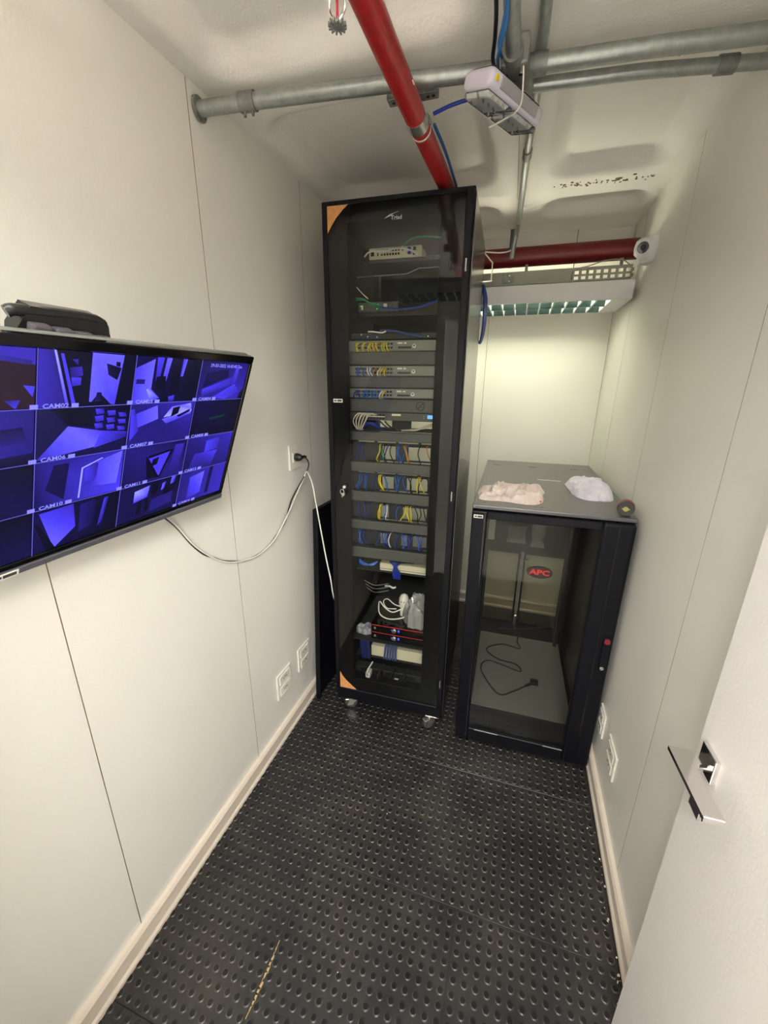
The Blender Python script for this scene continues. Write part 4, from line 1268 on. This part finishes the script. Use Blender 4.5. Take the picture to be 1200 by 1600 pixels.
# things on the short cabinet
def drape(b, w_, d_, h, seed, nx=110, ny=80, rough_edge=.10, corner=5.0, fold=1.0, f1=9.0):
    """a real piece of cloth lying in a heap: super-ellipse outline, warped ridges, tucked hem, closed underneath"""
    off = Vector((seed * 2.7, seed * 5.1, seed * 1.3))
    top, bot = [], []
    for j in range(ny + 1):
        rt, rb = [], []
        for i in range(nx + 1):
            u_, v_ = 2 * i / nx - 1, 2 * j / ny - 1
            # square grid to rounded outline
            m_ = max(abs(u_), abs(v_), 1e-6)
            l_ = (abs(u_) ** corner + abs(v_) ** corner) ** (1 / corner)
            k_ = m_ / l_ if l_ > 0 else 1
            a_ = math.atan2(v_, u_)
            ol = 1 + rough_edge * noise.noise(Vector((math.cos(a_) * 1.7, math.sin(a_) * 1.7, 0)) + off) * 2 + rough_edge * .5 * noise.noise(Vector((math.cos(a_) * 6, math.sin(a_) * 6, 0)) + off)
            x, y = u_ * k_ * ol * w_ / 2, v_ * k_ * ol * d_ / 2
            edge = min(1, (1 - m_) * 7)
            wx = x + .030 * noise.noise(Vector((x * 14, y * 14, 1)) + off)
            wy = y + .030 * noise.noise(Vector((x * 14, y * 14, 5)) + off)
            r1 = max(0, 1 - abs(noise.noise(Vector((wx * f1, wy * f1 * 2.2, 0)) + off)) * 3.2)
            r2 = max(0, 1 - abs(noise.noise(Vector((wx * f1 * 2.6, wy * f1 * 1.6, 2)) + off)) * 3.0)
            r3 = max(0, 1 - abs(noise.noise(Vector((wx * f1 * 5, wy * f1 * 6, 4)) + off)) * 2.6)
            body = .75 + .5 * noise.noise(Vector((x * 9, y * 9, 9)) + off)
            z = h * (.08 + .34 * body + fold * (.62 * r1 ** 1.3 + .30 * r2 ** 1.5 + .10 * r3))
            dome = (1 - m_ ** 3)
            z = max(.0025, z * (edge ** .55) * (.45 + .55 * dome))
            rt.append(b.verts.new((x, y, z)))
            rb.append(b.verts.new((x, y, 0)))
        top.append(rt); bot.append(rb)
    for j in range(ny):
        for i in range(nx):
            b.faces.new((top[j][i], top[j][i + 1], top[j + 1][i + 1], top[j + 1][i])).smooth = True
    loop = [(0, i) for i in range(nx)] + [(j, nx) for j in range(ny)] + [(ny, i) for i in range(nx, 0, -1)] + [(j, 0) for j in range(ny, 0, -1)]
    for k in range(len(loop)):
        p, q = loop[k], loop[(k + 1) % len(loop)]
        b.faces.new((bot[p[0]][p[1]], bot[q[0]][q[1]], top[q[0]][q[1]], top[p[0]][p[1]]))
    for v in [v for row in bot for v in row if not v.link_faces]:
        b.verts.remove(v)
    bmesh.ops.recalc_face_normals(b, faces=b.faces)
one('cloth', 'thin beige rag spread crumpled on the left of the short cabinet', 'cloth', M_pink, lambda b: drape(b, .270, .275, .040, 3, rough_edge=.07, corner=6, fold=1.0, f1=8), smooth=True, loc=tuple(kl(.142, .215, CH_ + .0003)), rz=-.02)
one('cloth', 'thick white cloth bundled up on the right of the short cabinet', 'cloth', M_cloth, lambda b: drape(b, .165, .33, .080, 17, rough_edge=.06, corner=3.2, fold=.62, f1=5), smooth=True, loc=tuple(kl(.487, .39, CH_ + .0003)), rz=.12)
MATS['tag_orange'] = mat('tag_orange', (238, 104, 84), .6)
one('tag', 'small coral tag on the near right corner of the beige rag', 'tag', MATS['tag_orange'], lambda b: crumple(b, 0, 0, .009, .012, .010, 3, 14, 5, .5, .3, 40), smooth=True, loc=tuple(kl(.262, .125, CH_ + .0005)))
rl_ = thing('tape_reel', 'small black reel with red rim standing at the front right corner of the short cabinet', 'reel', tuple(kl(.562, .040, CH_ + .0005)), CR - .25)
part('flange', mat('reel_black', (30, 24, 26), .35), rl_, lambda b: lathe(b, [(.008, -.018), (.027, -.018), (.029, -.015), (.029, -.008)], (0, 0, .030), 'Y', 28), True)
part('rim', mat('reel_red', (120, 26, 34), .4), rl_, lambda b: lathe(b, [(.0275, -.008), (.030, -.006), (.030, .012), (.0275, .014)], (0, 0, .030), 'Y', 28), True)
part('hub', mat('hub_brass', (150, 150, 84), .35, metal=.5), rl_, lambda b: (lathe(b, [(.010, -.0185), (.009, -.022), (.004, -.022)], (0, 0, .030), 'Y', 12), box(b, -.014, .014, -.0205, -.0185, .027, .033, .001)), True)

# ------------------------------------------------------------------ cables on the left wall
def wallcable(pts, r):
    return lambda b: tube(b, pts, r, 10, 8)
one('cable', 'white cable drooping from the television up over the plug and down beside the rack', 'cable', M_wcable, wallcable(
    [(-.905, .80, 1.345), (-.925, .885, 1.268), (-.930, .96, 1.165), (-.930, 1.06, 1.075), (-.930, 1.16, 1.030), (-.930, 1.27, 1.010), (-.928, 1.38, 1.030), (-.925, 1.48, 1.095), (-.920, 1.56, 1.170), (-.915, 1.63, 1.235), (-.900, 1.640, 1.275), (-.870, 1.61, 1.268), (-.846, 1.595, 1.225), (-.831, 1.59, 1.145), (-.812, 1.59, 1.02), (-.792, 1.59, .89), (-.772, 1.592, .775), (-.7695, 1.61, .68), (-.772, 1.66, .58)], .0031), smooth=True)
one('cable', 'thin black cable twisted around the drooping white cable', 'cable', M_bcable, wallcable(
    [(-.900, .79, 1.350), (-.928, .885, 1.264), (-.9345, .945, 1.180), (-.9345, .99, 1.128), (-.931, 1.03, 1.100), (-.9345, 1.08, 1.066), (-.9355, 1.16, 1.0300), (-.9345, 1.20, 1.016), (-.9350, 1.27, 1.0095), (-.934, 1.34, 1.012), (-.932, 1.40, 1.038), (-.926, 1.475, 1.084), (-.930, 1.54, 1.157), (-.926, 1.60, 1.208), (-.908, 1.645, 1.262), (-.900, 1.665, 1.300), (-.902, 1.662, 1.325), (-.905, 1.640, 1.345)], .0026), smooth=True)
pl = thing('power_plug', 'black round plug pushed into the tall outlet on the left wall', 'plug', (WL + .0125, 1.598, 1.349))
part('plug_body', M_bcable, pl, lambda b: lathe(b, [(.017, 0), (.018, .006), (.015, .022), (.009, .030)], (0, 0, 0), 'X', 20), True)
part('strain_relief', M_bcable, pl, lambda b: tube(b, [(.026, 0, 0), (.030, .018, .001), (.026, .040, -.004)], .0065, 10, 4), True)

# ------------------------------------------------------------------ ceiling pipes
def pipe(name, label, cat, m, pts, r, seg=16, n=1, extra=None):
    t = thing(name, label, cat, pts[0])
    o0 = Vector(pts[0])
    part('run', m, t, lambda b: tube(b, [Vector(p) - o0 for p in pts], r, seg, n), True)
    if extra:
        for nm, mm, fn in extra:
            part(nm, mm, t, lambda b: fn(b, o0), True)
    return t
def ring(p, d, r, l):
    d = Vector(d).normalized()
    return lambda b, o0: tube(b, [Vector(p) - o0 - d * l / 2, Vector(p) - o0 + d * l / 2], r, 18, 1)
pipe('conduit', 'galvanised conduit crossing the ceiling from the left wall to the junction box', 'conduit', M_galv,
     [(WL + .001, 1.195, 2.392), (-.875, 1.206, 2.396), (-.76, 1.219, 2.397), (-.118, 1.292, 2.397)], .0185, extra=[
         ('coupling', M_galvd, ring((-.79, 1.215, 2.397), (1, .11, 0), .0225, .045)),
         ('wall_flange', M_galvd, ring((WL + .004, 1.195, 2.392), (1, .1, 0), .030, .006)),
         ('screws', M_galvd, lambda b, o0: [lathe(b, [(.004, 0), (.004, -.012)], Vector((-.80 + .025 * k, 1.214, 2.376)) - o0, 'Z', 8) for k in range(2)])])
pipe('conduit', 'galvanised conduit from the junction box to the right wall, upper of the pair', 'conduit', M_galv,
     [(-.055, 1.298, 2.397), (.19, 1.318, 2.397), (.34, 1.336, 2.397), (WR - .001, 1.352, 2.397)], .0185, extra=[
         ('coupling', M_galvd, ring((-.035, 1.301, 2.397), (1, .09, 0), .0225, .03))])
pipe('conduit', 'galvanised conduit from the junction box to the right wall, lower of the pair', 'conduit', M_galv,
     [(-.055, 1.372, 2.397), (.20, 1.397, 2.397), (.34, 1.422, 2.397), (WR - .001, 1.446, 2.397)], .015, extra=[
         ('coupling', M_galvd, ring((.385, 1.430, 2.397), (1, .16, 0), .0185, .04))])
pipe('conduit', 'short thick galvanised conduit coming from overhead into the junction box', 'conduit', M_galv,
     [(-.088, .62, 2.362), (-.092, 1.19, 2.362)], .0165)
pipe('conduit', 'long thin galvanised conduit running to the far end and bending down at the red pipe', 'conduit', M_galv,
     [(-.018, .62, 2.427), (-.036, 1.33, 2.427), (-.060, 1.734, 2.427), (-.090, 2.33, 2.425), (-.097, 2.42, 2.412), (-.104, 2.475, 2.385), (-.112, 2.49, 2.33), (-.115, 2.492, 2.285)], .0125, 12, 4, extra=[
         ('coupling', M_galvd, ring((-.062, 1.78, 2.427), (-.06, 1, 0), .0155, .05))])
jb = thing('junction_box', 'small grey conduit box where the ceiling pipes meet', 'junction box', (-.088, 1.25, 2.37))
part('body', M_galvd, jb, lambda b: box(b, -.030, .030, -.055, .055, -.024, .034, .006, seg=2))
part('collar', M_galvd, jb, lambda b: tube(b, [(-.003, -.075, -.008), (-.002, -.050, -.008)], .022, 16, 1), True)
part('collar', M_galvd, jb, lambda b: tube(b, [(.028, .05, .027), (.05, .05, .027)], .022, 16, 1), True)
part('arm', M_galvd, jb, lambda b: box(b, .0, .040, .05, .145, .010, .042, .006, seg=2))
part('screws', M_chrome, jb, lambda b: [lathe(b, [(.005, -.025), (.005, -.030)], (x, y_, 0), 'Z', 10) for x, y_ in ((.015, -.03), (.02, .04), (-.018, -.035))])
# small red sprinkler pipe
pipe('sprinkler_pipe', 'slim red sprinkler pipe running overhead towards the tall rack', 'pipe', M_red,
     [(-.348, .30, 2.335), (-.340, 1.02, 2.335), (-.336, 1.30, 2.335), (-.325, 1.70, 2.335), (-.312, 2.52, 2.330)], .0275, 20, extra=[
         ('bare_collar', M_steel, ring((-.336, 1.305, 2.335), (0, 1, 0), .0285, .045)),
         ('thread_line', M_plate, ring((-.335, 1.350, 2.335), (0, 1, 0), .0284, .006)),
         ('tee', M_red, lambda b, o0: tube(b, [Vector((-.34, .82, 2.335)) - o0, Vector((-.395, .82, 2.335)) - o0], .018, 14, 1)),
         ('paint_drips', M_plate, lambda b, o0: [box(b, -.302 - o0.x - .035 * (k % 2), -.299 - o0.x - .035 * (k % 2), .9 + .11 * k - o0.y, .915 + .11 * k - o0.y, 2.3125 - o0.z - .003 * ((k + 1) % 2) * 0, 2.3155 - o0.z, .001) for k in range(3)])])
br = thing('pipe_bracket', 'galvanised channel bracket holding the slim red pipe to the ceiling', 'bracket', (-.355, 1.335, 2.40))
part('channel', M_galvd, br, lambda b: (box(b, -.070, .066, -.016, .016, -.004, .0, .001), box(b, -.070, .066, -.016, -.013, .0, .016), box(b, -.070, .066, .013, .016, .0, .016)))
part('bolts', M_hole, br, lambda b: [lathe(b, [(.0045, -.0042), (.0045, -.0055)], (x, 0, 0), 'Z', 8) for x in (-.055, -.040, .040, .055)])
part('threaded_rod', M_galvd, br, lambda b: [tube(b, [(x, 0, .0), (x, 0, .05)], .004, 8, 1) for x in (-.048, .048)])
part('clamp', M_galvd, br, lambda b: tube(b, [(.019 + .031 * math.cos(a), -.0, -.065 + .031 * math.sin(a)) for a in [PI * k / 10 for k in range(11)]], .003, 6, 1))
spk = thing('fire_sprinkler', 'chrome fire sprinkler head hanging beside the slim red pipe', 'sprinkler', (-.352, .822, 2.235))
part('deflector', M_galv, spk, lambda b: lathe(b, [(.004, .004), (.011, .002), (.0125, .0), (.011, -.0015), (.003, -.002)], (0, 0, 0), 'Z', 20), True)
def teeth(b):
    for k in range(12):
        a = 2 * PI * k / 12
        box(b, .008, .0155, -.0013, .0013, -.003, .003, M=Matrix.Rotation(a, 4, 'Z'))
part('teeth', M_galvd, spk, teeth)
part('yoke', M_chrome, spk, lambda b: (tube(b, [(0, 0, .004), (.013, 0, .018), (.012, 0, .040), (.004, 0, .048)], .0022, 6, 4), tube(b, [(0, 0, .004), (-.013, 0, .018), (-.012, 0, .040), (-.004, 0, .048)], .0022, 6, 4)), True)
part('bulb', mat('bulb_red', (190, 20, 50), .1), spk, lambda b: tube(b, [(0, 0, .008), (0, 0, .042)], .0024, 8, 1), True)
part('nipple', M_galv, spk, lambda b: lathe(b, [(.012, .044), (.012, .055), (.009, .056), (.009, .092)], (0, 0, 0), 'Z', 14), True)
# thick dark red pipe at the end wall
pipe('fire_main', 'thick dark red pipe running across under the beam of the end wall', 'pipe', M_redd,
     [(WL + .002, 2.575, 2.312), (WR - .002, 2.560, 2.306)], .046, 28)
st = thing('pipe_strap', 'dark metal strap hanging around the thick dark red pipe', 'strap', (-.125, 2.572, 2.312))
def band(b):
    n_ = 24
    R0, R1 = .0468, .0492
    prev = None
    for k in range(n_ + 1):
        a = 2 * PI * k / n_
        cur = [b.verts.new((x, R_ * math.cos(a), R_ * math.sin(a))) for x, R_ in ((-.011, R1), (.011, R1), (.011, R0), (-.011, R0))]
        if prev:
            for q in range(4):
                b.faces.new((prev[q], cur[q], cur[(q + 1) % 4], prev[(q + 1) % 4]))
        prev = cur
    box(b, -.011, .011, -.0015, .0015, .047, .13)
    bmesh.ops.recalc_face_normals(b, faces=b.faces)
part('band', mat('strap_grey', (92, 96, 98), .45, metal=.4), st, band)

# loose cables overhead
one('cable', 'bright blue cable hanging beside the short thick conduit overhead', 'cable', mat('cable_sky_blue', (40, 120, 190), .4), wallcable(
    [(-.108, .70, 2.35), (-.098, .95, 2.335), (-.098, 1.05, 2.338), (-.112, 1.12, 2.345), (-.124, 1.19, 2.36), (-.128, 1.25, 2.375)], .0035), smooth=True)
one('cable', 'second blue cable crossing the black cable near the junction box', 'cable', MATS['cable_sky_blue'], wallcable(
    [(-.085, .72, 2.335), (-.090, .95, 2.330), (-.105, 1.06, 2.338), (-.118, 1.13, 2.350), (-.116, 1.20, 2.365)], .003), smooth=True)
one('cable', 'black cable hanging left of the short thick conduit overhead', 'cable', M_bcable, wallcable(
    [(-.128, .70, 2.37), (-.120, .95, 2.362), (-.120, 1.05, 2.362), (-.127, 1.13, 2.362), (-.136, 1.20, 2.365), (-.130, 1.26, 2.372)], .0042), smooth=True)
one('cable', 'blue cable running under the crossing conduit towards the red pipe clamp', 'cable', M_blue2, wallcable(
    [(-.12, 1.30, 2.372), (-.18, 1.325, 2.372), (-.25, 1.335, 2.368), (-.30, 1.345, 2.362)], .0045), smooth=True)
one('cable', 'blue cable running along the right side of the slim red pipe', 'cable', mat('cable_deep_blue', (34, 70, 130), .4), wallcable(
    [(-.300, 1.36, 2.345), (-.292, 1.48, 2.340), (-.290, 1.65, 2.335), (-.292, 1.85, 2.332), (-.29, 2.1, 2.330)], .0045), smooth=True)
one('cable', 'thin white cable looping from the thick red pipe to the tall rack', 'cable', M_wcable, wallcable(
    [(-.112, 2.50, 2.335), (-.135, 2.47, 2.315), (-.175, 2.43, 2.302), (-.22, 2.40, 2.300), (-.27, 2.38, 2.302)], .0035), smooth=True)
one('cable_support', 'thin bent grey wire frame beside the top rear of the tall rack', 'wire frame', M_plate, lambda b: tube(b,
    [(-.245, 2.40, 2.298), (-.205, 2.40, 2.255), (-.203, 2.40, 2.250), (-.203, 2.40, 2.178), (-.208, 2.40, 2.172), (-.29, 2.40, 2.168)], .003, 8, 2), smooth=True)
one('cable', 'thin grey cable arching over the slotted end of the cable tray', 'cable', mat('cable_grey', (140, 138, 124), .5), wallcable(
    [(.20, 2.50, 2.222), (.26, 2.50, 2.232), (.33, 2.50, 2.250), (.40, 2.50, 2.250), (.445, 2.50, 2.222)], .0028), smooth=True)

# cable tray channel above the rear lamp
ct = thing('cable_channel', 'galvanised cable channel above the rear lamp, slotted at its right end', 'cable channel', (0, 2.50, 2.165))
M_tray = mat('tray_zinc', (150, 150, 138), .45, metal=.4)
def chan(b):
    box(b, -.62, .19, -.002, .0, 0, .062)
    box(b, -.62, .455, .0, .09, 0, .002)
    box(b, -.62, .19, .088, .090, 0, .062)
    # slotted right part: real slots
    x0, x1 = .19, .455
    zs = [(0, .008), (.022, .032), (.047, .062)]
    for a, c in zs:
        box(b, x0, x1, -.002, .0, a, c)
    n_ = 8
    for k in range(n_ + 1):
        xx = x0 + (x1 - x0) * k / n_
        box(b, xx - .007, xx + .007, -.002, .0, .008, .022)
        box(b, xx - .007, xx + .007, -.002, .0, .032, .047)
part('channel', M_tray, ct, chan)
part('joint_plate', M_galvd, ct, lambda b: box(b, -.155, -.095, -.0045, -.0025, .006, .056, .0005))
part('bolts', M_plate, ct, lambda b: [lathe(b, [(.0042, 0), (.0042, -.004)], (-.118, -.0045, z_), 'Y', 10) for z_ in (.018, .044)])
part('hanger', M_galvd, ct, lambda b: (box(b, -.045, -.030, .03, .034, .062, .10), box(b, .40, .415, .03, .034, .062, .10)))

# ------------------------------------------------------------------ louvre lamps
def lamp(label, x0, x1, y0, y1, z0, h, tubem, ncell):
    t = thing('ceiling_lamp', label, 'ceiling lamp', ((x0 + x1) / 2, (y0 + y1) / 2, z0))
    W_, D_ = (x1 - x0) / 2, (y1 - y0) / 2
    e = .085
    def house(b):
        box(b, -W_, W_, -D_, -D_ + .012, 0, h, .0015)
        box(b, -W_, W_, D_ - .012, D_, 0, h, .0015)
        box(b, -W_, -W_ + e, -D_ + .012, D_ - .012, 0, h, .0015)
        box(b, W_ - e, W_, -D_ + .012, D_ - .012, 0, h, .0015)
        if y0 > 1:                                                  # slotted top: light escapes upwards too
            box(b, -W_ + e, W_ - e, -.112, .112, h - .006, h)
        else:                                                       # top opened to throw extra light onto the ceiling: spine only
            box(b, -W_ + e, W_ - e, -.03, .03, h - .006, h)
    part('housing', M_white, t, house)
    def refl(b):
        for s in (-1, 1):
            yc = s * (D_ - .012) / 2
            hw = (D_ - .014) / 2
            prism(b, [(yc - hw, .0), (yc - hw * .55, h - .012), (yc - hw * .5, h - .010), (yc - hw * .96, .0)], 'X', -W_ + e, W_ - e)
            prism(b, [(yc + hw, .0), (yc + hw * .55, h - .012), (yc + hw * .5, h - .010), (yc + hw * .96, .0)], 'X', -W_ + e, W_ - e)
    part('reflector', M_refl, t, refl)
    for s in (-1, 1):
        yc = s * (D_ - .012) / 2
        th_ = h - .032 if y0 > 1 else h - .020
        part('tube', tubem, t, lambda b: tube(b, [(-W_ + e + .01, yc, th_), (W_ - e - .01, yc, th_)], .012, 12, 1), True)
    L_ = 2 * (W_ - e)
    for k in range(1, ncell):
        xx = -W_ + e + L_ * k / ncell
        part('louvre_blade', M_blade, t, lambda b: prism(b, [(xx - .0035, .0), (xx + .0035, .0), (xx + .001, .030), (xx - .001, .030)], 'Y', -D_ + .014, D_ - .014))
    part('centre_spine', M_blade, t, lambda b: box(b, -W_ + e, W_ - e, -.003, .003, 0, .03))
    return t
lamp('long white louvred ceiling lamp, lit, above the short cabinet', -.80, .452, 2.37, 2.77, 2.055, .082, M_tube, 17)
lamp('long white louvred ceiling lamp, lit, overhead near the doorway', -.82, .40, .14, .46, 2.200, .080, M_tubef, 17)
hg = thing('lamp_hanger', 'thin steel wires holding the louvred lamp near the doorway', 'hanger', (-.2, .3, 2.28))
part('wire', M_steel, hg, lambda b: [tube(b, [(x, 0, 0), (x, 0, .235)], .002, 6, 1) for x in (-.4, .4)])
hg2 = thing('lamp_hanger', 'thin steel wires holding the louvred lamp at the far end', 'hanger', (-.2, 2.65, 2.137))
part('wire', M_steel, hg2, lambda b: [tube(b, [(x, 0, 0), (x, 0, .30)], .002, 6, 1) for x in (-.4, .4)])

# ------------------------------------------------------------------ emergency light
EA = math.atan2(.85, .52)
em = thing('emergency_light', 'unlit white twin-panel emergency light hanging askew from the junction box', 'emergency light', (-.108, 1.235, 2.300), EA)
em.rotation_euler = (math.radians(16), math.radians(2), EA)
EL, EW, EHt = .106, .042, .024
part('body', M_lilac, em, lambda b: box(b, -EL, EL, -EW, EW, -.012, EHt, .012, seg=3), True, label='pale lilac-white casing')
part('side_plate', M_grey, em, lambda b: box(b, -EL + .035, EL - .028, -EW - .0015, -EW + .004, -.004, EHt - .006, .002), label='grey long side')
part('back_plate', M_geardark, em, lambda b: box(b, -EL + .012, EL - .012, -EW + .010, EW - .010, EHt, EHt + .004, .002))
for s in (-1, 1):
    x0, x1 = (-EL + .008, -.004) if s < 0 else (.004, EL - .006)
    ln_ = part('lens', M_lens, em, lambda b: box(b, x0, x1, -EW + .006, EW - .006, -.024, -.012, .003))
    part('reflector_cells', M_refw, ln_, lambda b: [prism(b, [(xx, -.0135), (xx + .0095, -.0235), (xx + .019, -.0135)], 'Y', -EW + .009 + yy, -.003 + yy) for xx in [x0 + .004 + .0195 * q for q in range(4)] for yy in (0, EW - .006)])
part('test_button', M_yel, em, lambda b: lathe(b, [(.006, 0), (.005, -.002)], (-EL + .020, -EW - .0, .008), 'Y', 12), label='small yellow sticker dot')
one('cable', 'thin white cord tied around the emergency light', 'cable', M_wcable, wallcable(
    [(-.072, 1.20, 2.372), (-.068, 1.205, 2.345), (-.066, 1.210, 2.318), (-.066, 1.215, 2.290), (-.075, 1.222, 2.276), (-.105, 1.240, 2.272), (-.140, 1.262, 2.272)], .0018), smooth=True)

# ------------------------------------------------------------------ security camera
cc = thing('security_camera', 'white turret security camera high on the right wall beside the thick red pipe', 'camera', (WR, 2.235, 2.224))
part('base', M_white, cc, lambda b: lathe(b, [(.048, 0), (.050, -.008), (.046, -.022), (.036, -.034)], (0, 0, 0), 'X', 28), True)
part('ball', M_white, cc, lambda b: lathe(b, [(.010, -.078), (.026, -.074), (.036, -.062), (.040, -.045), (.036, -.030), (.026, -.022)], (0, -.006, 0), 'X', 28), True)
def eye(b):
    d = (Vector((-.10, -1, -.18))).normalized()
    q = Vector((0, 0, 1)).rotation_difference(d).to_matrix().to_4x4()
    lathe(b, [(.028, .010), (.028, .036), (.024, .040), (.012, .040)], (-.050, -.006, 0), 'Z', 26, M=q)
part('lens_ring', M_white, cc, eye, True)
def eye2(b):
    d = (Vector((-.10, -1, -.18))).normalized()
    q = Vector((0, 0, 1)).rotation_difference(d).to_matrix().to_4x4()
    lathe(b, [(.022, .0395), (.021, .042), (.010, .0425)], (-.050, -.006, 0), 'Z', 26, M=q)
part('lens', mat('lens_dark', (52, 58, 62), .08), cc, eye2, True)
def eye3(b):
    d = (Vector((-.10, -1, -.18))).normalized()
    q = Vector((0, 0, 1)).rotation_difference(d).to_matrix().to_4x4()
    lathe(b, [(.010, .0425), (.008, .0445)], (-.050, -.006, 0), 'Z', 20, M=q)
part('lens_pupil', M_hole, cc, eye3, True)
part('cable_box', M_white, cc, lambda b: box(b, -.050, .0, .02, .075, -.05, .045, .006, seg=2))

bpy.context.view_layer.update()
